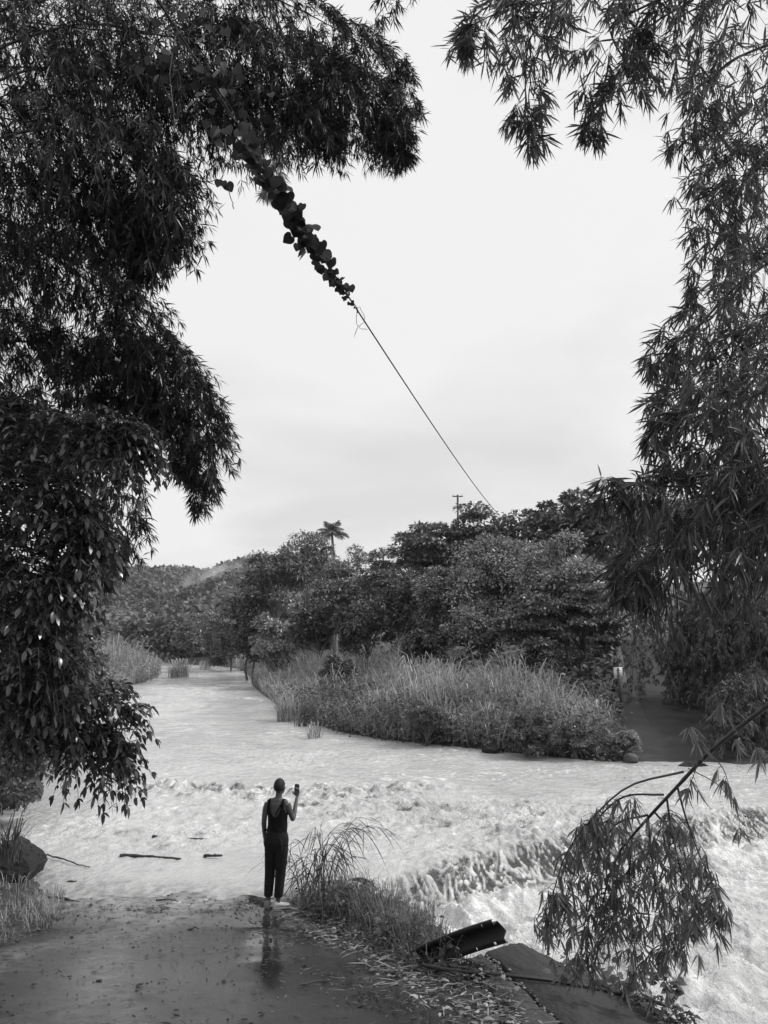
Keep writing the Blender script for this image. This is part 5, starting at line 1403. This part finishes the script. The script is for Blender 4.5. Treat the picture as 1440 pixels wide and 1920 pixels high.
p = on_ground(385, 1688, .0); rock('pebble', p, .045, .03, .02, 'small white pebble at the flood line left of the person', 66, 'white', 'pebble', 10)

# ------------------------------------------------------------------ litter, grass and weeds on the near bank
def litter():
    rng = np.random.default_rng(33)
    n = 11000
    y = rng.uniform(5.0, 11.6, n * 3); x = rng.uniform(-6.8, 2.4, n * 3)
    dr = x - road_right(y); dl = road_left(y) - x
    sd = river_sd(x, y)
    patch = fbm(x * 1.1, y * 1.1, 3, 47)
    prob = np.where(dr > -.15, 1.1 * (1 - sstep(1.0, 2.0, dr)), 0) + .55 * np.exp(-((dr + .25) / .45) ** 2) * sstep(.0, .3, patch + .25)
    prob = prob + 1.0 * np.exp(-((y - 10.9) / .35) ** 2) * (dr < 0) * sstep(-.25, .3, fbm(x * 2, y * 3, 2, 48)) + .5 * (dl > -.1) * (dl < 1.2) * (y > 7.5) + .05
    ok = (rng.uniform(0, 1, len(x)) < prob * (.6 + 1.4 * np.clip(patch + .3, 0, 1))) & (sd > .05)
    x, y = x[ok][:n], y[ok][:n]; m = len(x)
    ne = 260; tt = rng.uniform(0, 1, ne); ww = rng.uniform(0, 1, ne) ** 1.8
    E = np.array([gz(866 + 95 * a + b_ * 70, 1797 + 140 * a + 8 * b_, .63 + .08 * a) for a, b_ in zip(tt, ww)])
    x = np.concatenate([x, E[:, 0]]); y = np.concatenate([y, E[:, 1]]); m = len(x)
    z = surf(x, y) + .006 + rng.uniform(0, .02, m) * (x > road_right(y) - .4)
    z[-ne:] = E[:, 2] + .012
    a = rng.uniform(0, 2 * math.pi, m)
    D = np.stack([np.cos(a), np.sin(a), rng.normal(0, .12, m)], -1); D[:, 2] -= .19 * D[:, 1]; D = unit(D)
    N = unit(np.array([0, .19, 1.0]) + rng.normal(size=(m, 3)) * .35); N = unit(N - (N * D).sum(1, keepdims=True) * D)
    long = rng.uniform(0, 1, m) < .6
    LL = np.where(long, rng.uniform(.08, .24, m), rng.uniform(.03, .09, m)) * np.where(x < road_right(y) - .3, .6, 1)
    W = np.where(long, rng.uniform(.006, .016, m), LL * rng.uniform(.3, .6, m))
    P = np.stack([x, y, z], -1)
    V, q, tr = leaf6(P, D, N, LL, W, .02, .25)
    t = np.repeat((rng.uniform(.1, 1, m) ** 1.7 * 2.0 + .08) * np.where((x < road_right(y) - .25), .35, 1), 6)
    tag(Geo().add(V, q, tr, t).build('leaf_litter', M['litter']), 'washed up bamboo leaves and twigs scattered along the road edge', 'leaf litter', kind='stuff')
    # dark specks of mud and bark on the asphalt
    m = 420; y = rng.uniform(5.2, 10.9, m); x = road_left(y) + (road_right(y) - road_left(y)) * rng.uniform(.02, .95, m)
    P = np.stack([x, y, surf(x, y) + .002], -1); s = rng.uniform(.004, .016, m) ; s[:40] *= 1.6
    base = np.array([[1, 0, 0], [0, 1, 0], [-1, 0, 0], [0, -1, 0], [0, 0, .6], [0, 0, -.4]], float)
    V = P[:, None] + base[None] * s[:, None, None] * rng.uniform(.5, 1.4, (m, 6, 1))
    o = (np.arange(m) * 6)[:, None]
    tr = np.concatenate([o + np.array([t_]) for t_ in ((0, 1, 4), (1, 2, 4), (2, 3, 4), (3, 0, 4))])
    tag(Geo().add(V.reshape(-1, 3), None, tr, .12).build('mud_crumbs', M['soil']), 'dark crumbs of mud and bark scattered on the wet asphalt', 'debris', kind='stuff')
litter()
def left_grass():
    rng = np.random.default_rng(34)
    n = 9000
    y = rng.uniform(7, 12.5, n * 4); x = rng.uniform(-9.5, -4.0, n * 4)
    dl = road_left(y) - x
    ok = (dl > -.05) & (river_sd(x, y) > .15) & (rng.uniform(0, 1, len(x)) < .3 + .8 * fbm(x, y, 3, 3)); x, y = x[ok][:n], y[ok][:n]
    V, q, tr, t = blades(rng, x, y, H(x, y) - .02, rng.uniform(.05, .22, len(x)), .008, 1.4)
    tag(Geo().add(V, q, tr, t).build('verge_grass', M['reed']), 'short pale grass and straw on the left verge below the boulder', 'grass', kind='stuff')
left_grass()
def undergrowth():
    rng = np.random.default_rng(35)
    n = 5200
    WP = np.array([gz(a, b_, c) for a, b_, c in ((575, 1690, .03), (650, 1695, .08), (725, 1728, .15), (790, 1765, .35), (835, 1800, .5))]); WX, WY = WP[:, 0], WP[:, 1]
    # ribbon of weeds between the asphalt and the water
    t = rng.uniform(0, 1, n) ** .8
    cx = np.interp(t, [0, .25, .5, .75, 1], WX); cy = np.interp(t, [0, .25, .5, .75, 1], WY)
    x = cx + rng.normal(0, .2, n); y = cy + rng.normal(0, .3, n)
    ok = (river_sd(x, y) > -.12) & (x > road_right(y) - .05); x, y, t = x[ok], y[ok], t[ok]; m = len(x)
    hh = np.interp(t, [0, .3, .7, 1], [.22, .3, .27, .16]) * (1 + .5 * fbm(x * 2.2, y * 2.2, 2, 9))
    P = np.stack([x, y, H(x, y) + rng.uniform(0, 1, m) ** 1.4 * hh], -1)
    D = rng.normal(size=(m, 3)); D[:, 2] = D[:, 2] * .5 + .15; D = unit(D); LL = rng.uniform(.025, .075, m)
    V, q, tr = leaf4(P, D, frame(D, rng, .9), LL, LL * .45, .2); g = Geo(); g.add(V, q, tr, tones(rng, m, 4, .45, 1.6))
    # sparse weeds on the outer rim of the concrete
    r_ = rng.uniform(0, 1, 900) ** .7; RP = np.array([gz(1040 + 260 * a + e, 1806 + 122 * a + abs(e) * .25, .45) for a, e in zip(r_, rng.normal(0, 12, 900))])
    D2 = rng.normal(size=RP.shape); D2[:, 2] = D2[:, 2] * .5 + .2; D2 = unit(D2); L2 = rng.uniform(.03, .09, len(RP))
    V, q, tr = leaf4(RP + np.array([0, 0, 1.0]) * (rng.uniform(-.12, .12, len(RP)))[:, None], D2, frame(D2, rng, .9), L2, L2 * .4, .2); g.add(V, q, tr, tones(rng, len(RP), 4, .4, 1.3))
    k = rng.integers(0, m, 2600)
    V, q, tr, tt = blades(rng, x[k], y[k], H(x[k], y[k]) - .02, hh[k] * rng.uniform(.5, 1.9, len(k)), .006, .9, .5, 1.7); g.add(V, q, tr, tt)
    tag(g.build('weeds', M['weed']), 'tangle of low weeds between the road edge and the weir', 'weeds', kind='stuff')
undergrowth()
# tall arching grass right of the person
def arching_grass():
    rng = np.random.default_rng(36)
    b = on_ground(590, 1682, 0)
    root = thing('arching_grass', b, 'tall clump of arching grass on the water edge right of the person', 'grass')
    for k in range(30):
        a = rng.uniform(-.45, math.pi + .45) if k > 6 else rng.uniform(-.3, .3)
        hh = rng.uniform(.4, .95) if k > 6 else rng.uniform(.8, 1.15); rch = rng.uniform(.15, .5) if k > 6 else rng.uniform(.45, .85)
        d = np.array([math.cos(a), math.sin(a) * .6, 0]); o = b + np.array([rng.normal() * .15, rng.normal() * .1, -.03])
        S = smooth_path([o, o + d * rch * .2 + [0, 0, hh * .55], o + d * rch * .6 + [0, 0, hh * .95], o + d * rch + [0, 0, hh * .92]], 14)
        V, q, tr = tubes(S, np.linspace(.006, .002, 14), 4); g = Geo(); g.add(V, q, None, .7)
        m = 9; j = rng.integers(4, 14, m)
        D = unit(d * rng.uniform(.2, 1, (m, 1)) + rng.normal(size=(m, 3)) * .35 + np.array([0, 0, -.1])); LL = rng.uniform(.22, .5, m)
        V, q, tr = leaf6(S[j], D, frame(D, rng, .8), LL, .014, .75); g.add(V, q, tr, tones(rng, m, 6, .5, 1.2))
        g.build('stalk', M['grass'], root)
arching_grass()
def broadleaf(px, py, y, n, h, spread, L, label, seed, mat='weed', ratio=.8, dz=0):
    rng = np.random.default_rng(seed)
    b = at(px, py, y) if y else on_ground(px, py, 0)
    root = thing('broadleaf_weed', b, label, 'plant')
    ms = [unit_leaf('broad_leaf_%s_%d' % ('abc'[k], seed), M[mat], ratio, .12 + .12 * k, 5, lambda t: math.sin(math.pi * t ** .62) ** .8, tone=(.65, 1.05, 1.6)[k]) for k in range(3)]
    P, D, N, LL = [], [], [], []
    for k in range(n):
        d = np.array([rng.normal() * spread, rng.normal() * spread * .6, 0]); hh = h * rng.uniform(.5, 1)
        S = smooth_path([b, b + d * .3 + [0, 0, hh * .6], b + d + [0, 0, hh]], 8)
        V, q, tr = tubes(S, np.linspace(.005, .002, 8), 4); Geo().add(V, q, None, .7).build('stem', M['culm'], root)
        for i in (3, 4, 5, 6, 7, 7):
            dd = unit(np.array([rng.normal(), rng.normal() - .3, rng.uniform(-.5, .25)])); nn = unit(np.array([rng.normal() * .4, -.6, 1.0 + rng.normal() * .3])); nn = unit(nn - (nn @ dd) * dd)
            P.append(S[i] + dd * .015); D.append(dd); N.append(nn); LL.append(L * rng.uniform(.6, 1.2))
    leaf_objects(root, 'leaf', ms, rng, np.array(P), np.array(D), np.array(N), np.array(LL))
broadleaf(614, 1668, None, 7, .5, .14, .12, 'broadleaf weed growing inside the arching grass clump', 501)
broadleaf(690, 1720, None, 9, .42, .2, .09, 'leafy weed in the middle of the tangle beside the road', 502)
broadleaf(775, 1725, None, 12, .62, .16, .11, 'tall broadleaf plant standing against the weir beside the dark rock', 503)
broadleaf(812, 1715, None, 8, .52, .14, .11, 'broadleaf plant leaning right over the foam, beside the taller one', 504)
broadleaf(880, 1775, None, 10, .36, .30, .12, 'sprawling vine weed with large leaves against the bright foam above the steel rail', 505)
broadleaf(735, 1765, None, 8, .34, .18, .09, 'low leafy weed on the road edge left of the steel rail', 506)
broadleaf(640, 1712, None, 7, .3, .16, .07, 'small leafy weed nearest the shoes of the person', 507)
broadleaf(1170, 1880, 7.0, 8, .34, .12, .085, 'lobed leaf plant rising behind the rusty pipe', 508, dz=.0)
broadleaf(1262, 1890, 7.0, 6, .3, .1, .075, 'small plant at the outer end of the rusty pipe', 509, dz=.0)
broadleaf(1075, 1850, 7.0, 5, .2, .2, .07, 'dark twiggy weed on the outer edge of the concrete', 510, dz=.0)
# ------------------------------------------------------------------ person with a phone
M['skin'] = plain_mat('skin', .10, .5)
M['top'] = plain_mat('black_cloth', .009, .85, .15)
M['trousers'] = plain_mat('dark_trousers', .016, .8, .2)
M['shoe'] = plain_mat('white_canvas', .6, .6)
M['shaded_shoe'] = plain_mat('shaded_canvas', .26, .7)
M['sole'] = plain_mat('shoe_sole', .45, .6)
M['hair'] = plain_mat('shaved_hair', .02, .7)
M['phone'] = plain_mat('phone_black', .01, .25, .5)
M['screen'] = plain_mat('phone_screen', .05, .12, .6)
def loft(cs, n=24):
    """cs: list of (centre(3), rx, ry, dirx, diry); closed tube"""
    V = []
    for c, rx, ry, dx, dy in cs:
        a = np.arange(n) * 2 * math.pi / n
        V.append(np.asarray(c, float) + np.cos(a)[:, None] * rx * np.asarray(dx, float) + np.sin(a)[:, None] * ry * np.asarray(dy, float))
    m = len(V); V = np.concatenate(V + [[np.asarray(cs[0][0], float)], [np.asarray(cs[-1][0], float)]])
    idx = np.arange(m * n).reshape(m, n); nx = np.roll(idx, -1, 1)
    q = np.stack([idx[:-1], nx[:-1], nx[1:], idx[1:]], -1).reshape(-1, 4)
    t = np.concatenate([np.stack([np.full(n, m * n), nx[0], idx[0]], -1), np.stack([np.full(n, m * n + 1), idx[-1], nx[-1]], -1)])
    return V, q, t
X_, Y_ = np.array([1., 0, 0]), np.array([0, 1., 0])
def vert(zs):
    """stack of horizontal ellipses: (x, y, z, rx, ry)"""
    S = smooth_path(zs, len(zs) * 4)
    return loft([(s[:3], s[3], s[4], X_, Y_) for s in S])
def limb(pts_, n=18, ns=None):
    """tapered tube through (x,y,z,r)"""
    S = smooth_path(pts_, ns or len(pts_) * 6)
    T = unit(np.gradient(S[:, :3], axis=0)); ref = np.where(np.abs(T[:, 2:3]) > .9, X_, np.array([0, 0, 1.]))
    A_ = unit(np.cross(T, ref)); B_ = np.cross(T, A_)
    return loft([(S[i, :3], S[i, 3], S[i, 3], A_[i], B_[i]) for i in range(len(S))], n)
def ellip(c, rx, ry, rz, n=18):
    ph = np.linspace(.05, math.pi - .05, n)
    return loft([((c[0], c[1], c[2] - rz * math.cos(p_)), rx * math.sin(p_), ry * math.sin(p_), X_, Y_) for p_ in ph], 22)
def union(name, pieces, mat, parent, voxel, it=4, origin=(0, 0, 0)):
    g = Geo()
    for V, q, t in pieces: g.add(V, q, t)
    me = g.mesh(name, mat, origin, True)
    o = bpy.data.objects.new(name, me); ROOT.objects.link(o)
    r = o.modifiers.new('r', 'REMESH'); r.mode = 'VOXEL'; r.voxel_size = voxel; r.use_smooth_shade = True
    s = o.modifiers.new('s', 'SMOOTH'); s.iterations = it; s.factor = .5
    dg = bpy.context.evaluated_depsgraph_get()
    m2 = bpy.data.meshes.new_from_object(o.evaluated_get(dg)); m2.name = name
    bpy.data.objects.remove(o)
    if not m2.materials: m2.materials.append(mat)
    a = m2.attributes.get('tone') 
    o = bpy.data.objects.new(name, m2); ROOT.objects.link(o); o.parent = parent
    return o
def person():
    b = on_ground(514, 1703, 0.0); b[2] = float(surf(b[:1], b[1:2])[0]) + .004
    sc = b[1] / 11.35
    root = thing('person', b, 'person with shaved head in black tank top and dark trousers holding up a phone', 'person')
    root.scale = (sc,) * 3; root.rotation_euler = (0, 0, -.28)
    # ---- body
    torso = vert([(.022, 0, .84, .14, .10), (.02, 0, .95, .135, .098), (.02, .01, 1.06, .115, .085), (.02, .01, 1.17, .125, .09), (.018, .01, 1.28, .14, .095), (.014, 0, 1.36, .14, .082), (.018, 0, 1.405, .105, .062), (.028, 0, 1.43, .062, .055)])
    sho = limb([(-.125, 0, 1.375, .042), (.015, -.005, 1.40, .058), (.16, .01, 1.375, .042)])
    neck = limb([(.02, -.005, 1.39, .058), (.03, .005, 1.46, .047), (.036, .015, 1.53, .05)])
    head = ellip((.036, .02, 1.605), .076, .094, .102); jaw = ellip((.042, .05, 1.545), .055, .062, .062)
    ears = [ellip((.036 - .077, .012, 1.585), .012, .022, .032, 10), ellip((.036 + .077, .012, 1.585), .012, .022, .032, 10)]
    nose = limb([(.05, .112, 1.61, .008), (.053, .128, 1.585, .013), (.052, .118, 1.572, .012)], 10); lips = ellip((.05, .108, 1.545), .022, .01, .011, 10)
    armL = limb([(-.128, 0, 1.37, .047), (-.158, -.01, 1.28, .042), (-.172, -.015, 1.14, .036), (-.180, 0, 1.08, .036), (-.182, .02, .98, .030), (-.178, .035, .885, .023)])
    armR = limb([(.163, .01, 1.37, .047), (.190, .03, 1.28, .042), (.212, .07, 1.185, .036), (.215, .095, 1.165, .035), (.212, .15, 1.235, .033), (.200, .23, 1.34, .027), (.192, .285, 1.415, .022)])
    # ---- left hand, hanging relaxed
    def hand(wrist, ax, side, pal, curl, scale_=1.0):
        ax, side, pal = unit(np.array(ax, float)), unit(np.array(side, float)), unit(np.array(pal, float))
        w = np.array(wrist, float); out = []
        def P(a, s, p): return w + (ax * a + side * s + pal * p) * scale_
        out.append(loft([(P(a, 0, 0), rw * scale_, rt * scale_, side, pal) for a, rw, rt in ((-.015, .022, .02), (.01, .026, .019), (.04, .036, .016), (.07, .039, .014), (.09, .035, .011))], 16))
        for k, (s, L_) in enumerate(((.028, .070), (.0095, .080), (-.0095, .075), (-.027, .058))):
            c = curl[k]; p0 = P(.078, s, 0); pts_ = [(*p0, .0098)]
            d = ax; p = p0
            for j, fr in enumerate((.45, .30, .25)):
                ang = c * (j + .6); d = ax * math.cos(ang) + pal * math.sin(ang)
                p = p + d * L_ * fr * scale_ * 1.1; pts_.append((*p, .0092 - .0008 * j))
            out.append(limb(pts_, 10, 14))
        t0 = P(.018, .026, .006); t1 = P(.045, .052, .014 + .012 * curl[4]); t2 = P(.075, .058 - .012 * curl[4], .02 + .03 * curl[4])
        out.append(limb([(*t0, .013), (*t1, .011), (*t2, .0085)], 10, 12))
        return out
    hl = hand((-.178, .036, .885), (.08, .12, -1), (.25, .97, .1), (1, -.2, 0), (.25, .32, .38, .45, .2))
    hr = hand((.192, .29, 1.42), (-.02, .12, 1), (-1, .05, 0), (-.05, -1, .1), (.75, .8, .85, .9, .9))
    legL = limb([(-.055, 0, .88, .085), (-.068, .005, .66, .072), (-.076, .015, .47, .05), (-.08, 0, .30, .05), (-.086, -.012, .1, .032), (-.086, -.01, .05, .033)])
    legR = limb([(.095, 0, .88, .085), (.082, .01, .66, .072), (.074, .02, .47, .05), (.07, .0, .30, .05), (.062, -.012, .1, .032), (.062, -.01, .05, .033)])
    union('body', [torso, sho, neck, head, jaw, *ears, nose, lips, armL, armR, *hl, *hr, legL, legR], M['skin'], root, .0055, 5)
    for s in (-.026, .03):
        V, q, t = ellip((.046 + s, .103, 1.607), .011, .008, .008, 8); link('eye', Geo().add(V, q, t).mesh('eye', M['shoe'], (0, 0, 0), True), root)
    # ---- hair: close cropped cap
    hp = ellip((.0355, .014, 1.607), .0785, .094, .1035)
    V, q, t = hp
    keep = lambda f: (V[f][..., 2].mean(-1) > 1.548 + .9 * np.clip(V[f][..., 1].mean(-1) - .06, 0, 1))
    link('hair', mk_mesh('hair', V, [q[keep(q)], t[keep(t)]], M['hair'], np.ones(len(V)), True), root)
    # ---- tank top: shell round the torso, low scooped back, straps over the shoulders
    rings = smooth_path([(.02, 0, 1.015, .142, .108), (.02, .005, 1.05, .138, .104), (.02, .01, 1.10, .136, .1), (.02, .01, 1.18, .137, .102), (.018, .01, 1.28, .149, .106), (.016, .004, 1.34, .150, .098), (.016, 0, 1.385, .142, .078)], 40)
    n = 72; a = np.arange(n) * 2 * math.pi / n
    wr = 1 + .025 * np.sin(a[None] * 7 + rings[:, 2:3] * 40) * sstep(1.22, 1.05, rings[:, 2:3]) * 1.0
    V = np.stack([rings[:, 0:1] + np.cos(a) * rings[:, 3:4] * wr, rings[:, 1:2] + np.sin(a) * rings[:, 4:5] * wr, np.repeat(rings[:, 2:3], n, 1)], -1)
    idx = np.arange(40 * n).reshape(40, n); nx = np.roll(idx, -1, 1)
    q = np.stack([idx[:-1], nx[:-1], nx[1:], idx[1:]], -1).reshape(-1, 4); V = V.reshape(-1, 3)
    m_ = V[q].mean(1)
    rel = m_[:, 0] - .02
    back = (m_[:, 1] < 0) & (np.abs(rel) < np.interp(m_[:, 2], [1.20, 1.24, 1.30, 1.40], [0, .055, .078, .092]))
    front = (m_[:, 1] > 0) & (np.abs(rel) < np.interp(m_[:, 2], [1.30, 1.33, 1.40], [0, .06, .085]))
    arm = (np.abs(rel) > np.interp(m_[:, 2], [1.22, 1.25, 1.33, 1.40], [.3, .135, .118, .112]))
    keep = ~(back | front | arm)
    o = link('tank_top', mk_mesh('tank_top', V, [q[keep]], M['top'], np.ones(len(V)), True), root)
    md = o.modifiers.new('cloth', 'SOLIDIFY'); md.thickness = .005; md.offset = 1
    for s in (-1, 1):
        ctr = .018; xx = ctr + s * .098
        S = smooth_path([(xx, -.083, 1.335), (xx + s * .004, -.066, 1.392), (xx + s * .002, -.02, 1.433), (xx, .035, 1.425), (xx - s * .002, .075, 1.38), (xx - s * .004, .098, 1.33)], 18)
        V, q, t = loft([(p, .019, .004, X_, unit(np.cross(tg, X_))) for p, tg in zip(S, unit(np.gradient(S, axis=0)))], 10)
        link('strap', Geo().add(V, q, t).mesh('strap', M['top'], (0, 0, 0), True), root)
    S = smooth_path([(.108, -.088, 1.385), (.075, -.106, 1.31), (.035, -.108, 1.245)], 10)
    V, q, t = loft([(p, .008, .004, unit(np.cross(tg, [0, -1, 0])), np.array([0, -1, 0])) for p, tg in zip(S, unit(np.gradient(S, axis=0)))], 8)
    link('strap', Geo().add(V, q, t).mesh('strap', M['top'], (0, 0, 0), True), root)
    # ---- trousers: loose, gathered at the waist, narrow at the ankles
    hips = vert([(.02, 0, 1.06, .122, .095), (.02, 0, 1.02, .136, .108), (.02, -.005, .94, .166, .124), (.018, -.008, .86, .174, .13), (.016, -.004, .80, .160, .115), (.014, 0, .74, .140, .095)])
    def leg(s):
        return vert([(s[0], 0, .86, .085, .105), (s[1], 0, .72, .086, .098), (s[2], .008, .58, .078, .086), (s[3], .012, .45, .070, .076), (s[4], 0, .30, .066, .072), (s[5], -.008, .19, .060, .066), (s[6], -.01, .15, .058, .062)])
    folds = [limb([(.10, -.11, .95, .012), (.13, -.10, .82, .016), (.10, -.085, .66, .010)], 10), limb([(.16, -.04, .9, .012), (.155, -.06, .74, .016), (.10, -.075, .55, .01)], 10), limb([(-.10, -.10, .93, .010), (-.11, -.09, .78, .014), (-.09, -.08, .6, .01)], 10),
             limb([(-.13, -.02, .34, .012), (-.08, -.07, .31, .012), (-.03, -.03, .33, .01)], 10), limb([(.02, -.03, .26, .01), (.07, -.066, .24, .012), (.12, -.02, .27, .01)], 10), limb([(-.14, -.03, 1.04, .018), (-.155, -.02, 1.0, .02)], 10)]
    o = union('trousers', [hips, leg((-.06, -.064, -.074, -.080, -.083, -.086, -.086)), leg((.098, .096, .086, .078, .072, .066, .062)), *folds], M['trousers'], root, .007, 4)
    # ---- shoes
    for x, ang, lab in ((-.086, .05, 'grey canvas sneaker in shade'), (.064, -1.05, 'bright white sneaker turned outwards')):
        c_, s_ = math.cos(ang), math.sin(ang)
        R = np.array([[c_, -s_, 0], [s_, c_, 0], [0, 0, 1.]])
        up_ = [(0, -.045, .05, .036, .044), (0, -.02, .062, .039, .06)]
        def T3(piece): 
            V, q, t = piece; return V @ R.T + np.array([x, -.01, 0]), q, t
        prof = [(-.075, .012, .030), (-.06, .038, .036), (-.02, .042, .036), (.04, .044, .030), (.11, .046, .024), (.155, .040, .019), (.18, .018, .012)]
        upper = loft([((0, y_, .022 + h_), w_, h_ + .014 * (y_ < 0), X_, np.array([0, 0, 1.])) for y_, w_, h_ in prof], 20)
        collar = vert([(0, -.03, .03, .036, .044), (0, -.03, .055, .036, .043), (0, -.032, .074, .036, .042)])
        sole = loft([((0, y_, .013), w_ * 1.06, .013, X_, np.array([0, 0, 1.])) for y_, w_, h_ in prof], 16)
        o = union('shoe', [T3(upper), T3(collar)], M['shoe' if x > 0 else 'shaded_shoe'], root, .006, 4); o['label'] = lab
        V, q, t = T3(sole); so = link('sole', Geo().add(V, q, t).mesh('sole', M['sole' if x > 0 else 'shaded_shoe'], (0, 0, 0), True), None); so.parent = o
    return root, b, sc
PERSON, PB, PSC = person()
def phone():
    lx, ly = .178, .305
    c = PB + np.array([lx * math.cos(.28) + ly * math.sin(.28), -lx * math.sin(.28) + ly * math.cos(.28), 1.512]) * PSC
    root = thing('phone', c, 'black mobile phone held up in the right hand of the person', 'phone')
    rz = Matrix.Rotation(-.3, 3, 'Z') @ Matrix.Rotation(.05, 3, 'Y') @ Matrix.Rotation(-.08, 3, 'X')
    R = np.array(rz)
    def slab_(w, d, h, r, off):
        a = np.arange(32) * 2 * math.pi / 32
        ex = np.sign(np.cos(a)) * np.abs(np.cos(a)) ** .35; ez = np.sign(np.sin(a)) * np.abs(np.sin(a)) ** .35
        def ring(f, y): return ((np.array([0, y + off, 0])), w * f, h * f)
        V, q, t = loft([(np.array([0, off + y, 0]), w / 2 * f, h / 2 * f, X_, np.array([0, 0, 1.])) for y, f in ((-d / 2, .96), (-d / 2 + .001, 1), (d / 2 - .001, 1), (d / 2, .96))], 32)
        k = np.concatenate([np.stack([ex, ez], -1)] * 4)
        f = np.repeat([.96, 1, 1, .96], 32)
        V[:128, 0] = k[:, 0] * w / 2 * f; V[:128, 2] = k[:, 1] * h / 2 * f
        return V @ R.T * PSC, q, t
    V, q, t = slab_(.072, .009, .148, 0, 0); link('case', Geo().add(V, q, t).mesh('case', M['phone'], (0, 0, 0), False), root)
    V, q, t = slab_(.064, .002, .138, 0, -.0050); link('screen', Geo().add(V, q, t).mesh('screen', M['screen'], (0, 0, 0), False), root)
phone()
# ------------------------------------------------------------------ haze
def haze():
    x0, x1, y0, y1, z0, z1 = -420, 300, -30, 640, -6, 130
    v, f = box_geo(((x0 + x1) / 2, (y0 + y1) / 2, (z0 + z1) / 2), x1 - x0, y1 - y0, z1 - z0)
    m = bpy.data.materials.new('haze'); m.use_nodes = True
    n, l = m.node_tree.nodes, m.node_tree.links; n.clear()
    o = n.new('ShaderNodeOutputMaterial'); p = n.new('ShaderNodeVolumePrincipled')
    p.inputs['Color'].default_value = (.9, .9, .9, 1); p.inputs['Density'].default_value = .0002; p.inputs['Anisotropy'].default_value = .2
    l.new(p.outputs[0], o.inputs['Volume'])
    ob = link('haze', mk_mesh('haze', v, [f], m)); tag(ob, kind='stuff')
haze()

def mist():
    c = at(392, 1098, 300)
    g = Geo(); V, q, t = ellip((0, 0, 0), 1, 1, 1, 16); g.add(V, q, t)
    m = bpy.data.materials.new('mist'); m.use_nodes = True
    n, l = m.node_tree.nodes, m.node_tree.links; n.clear()
    o = n.new('ShaderNodeOutputMaterial'); p = n.new('ShaderNodeVolumePrincipled'); p.inputs['Color'].default_value = (.95, .95, .95, 1)
    tc = n.new('ShaderNodeTexCoord'); ln = n.new('ShaderNodeVectorMath'); ln.operation = 'LENGTH'; l.new(tc.outputs['Object'], ln.inputs[0])
    nz = n.new('ShaderNodeTexNoise'); nz.inputs['Scale'].default_value = 2.2; nz.inputs['Detail'].default_value = 3; l.new(tc.outputs['Object'], nz.inputs['Vector'])
    r = n.new('ShaderNodeMapRange'); r.inputs['From Min'].default_value = 1.0; r.inputs['From Max'].default_value = .2; r.inputs['To Min'].default_value = 0; r.inputs['To Max'].default_value = 1; l.new(ln.outputs['Value'], r.inputs['Value'])
    r2 = n.new('ShaderNodeMapRange'); r2.inputs['From Min'].default_value = .4; r2.inputs['From Max'].default_value = .65; r2.inputs['To Min'].default_value = 0; r2.inputs['To Max'].default_value = .22; l.new(nz.outputs['Fac'], r2.inputs['Value'])
    k = n.new('ShaderNodeMath'); k.operation = 'MULTIPLY'; l.new(r.outputs[0], k.inputs[0]); l.new(r2.outputs[0], k.inputs[1]); l.new(k.outputs[0], p.inputs['Density'])
    l.new(p.outputs[0], o.inputs['Volume'])
    ob = link('mist', g.mesh('mist', m), None, c); ob.scale = (17, 14, 8.5); ob.rotation_euler = (0, -.45, 0)
    tag(ob, 'thin wisp of mist rising from the far wooded hill', 'mist', kind='stuff')
mist()
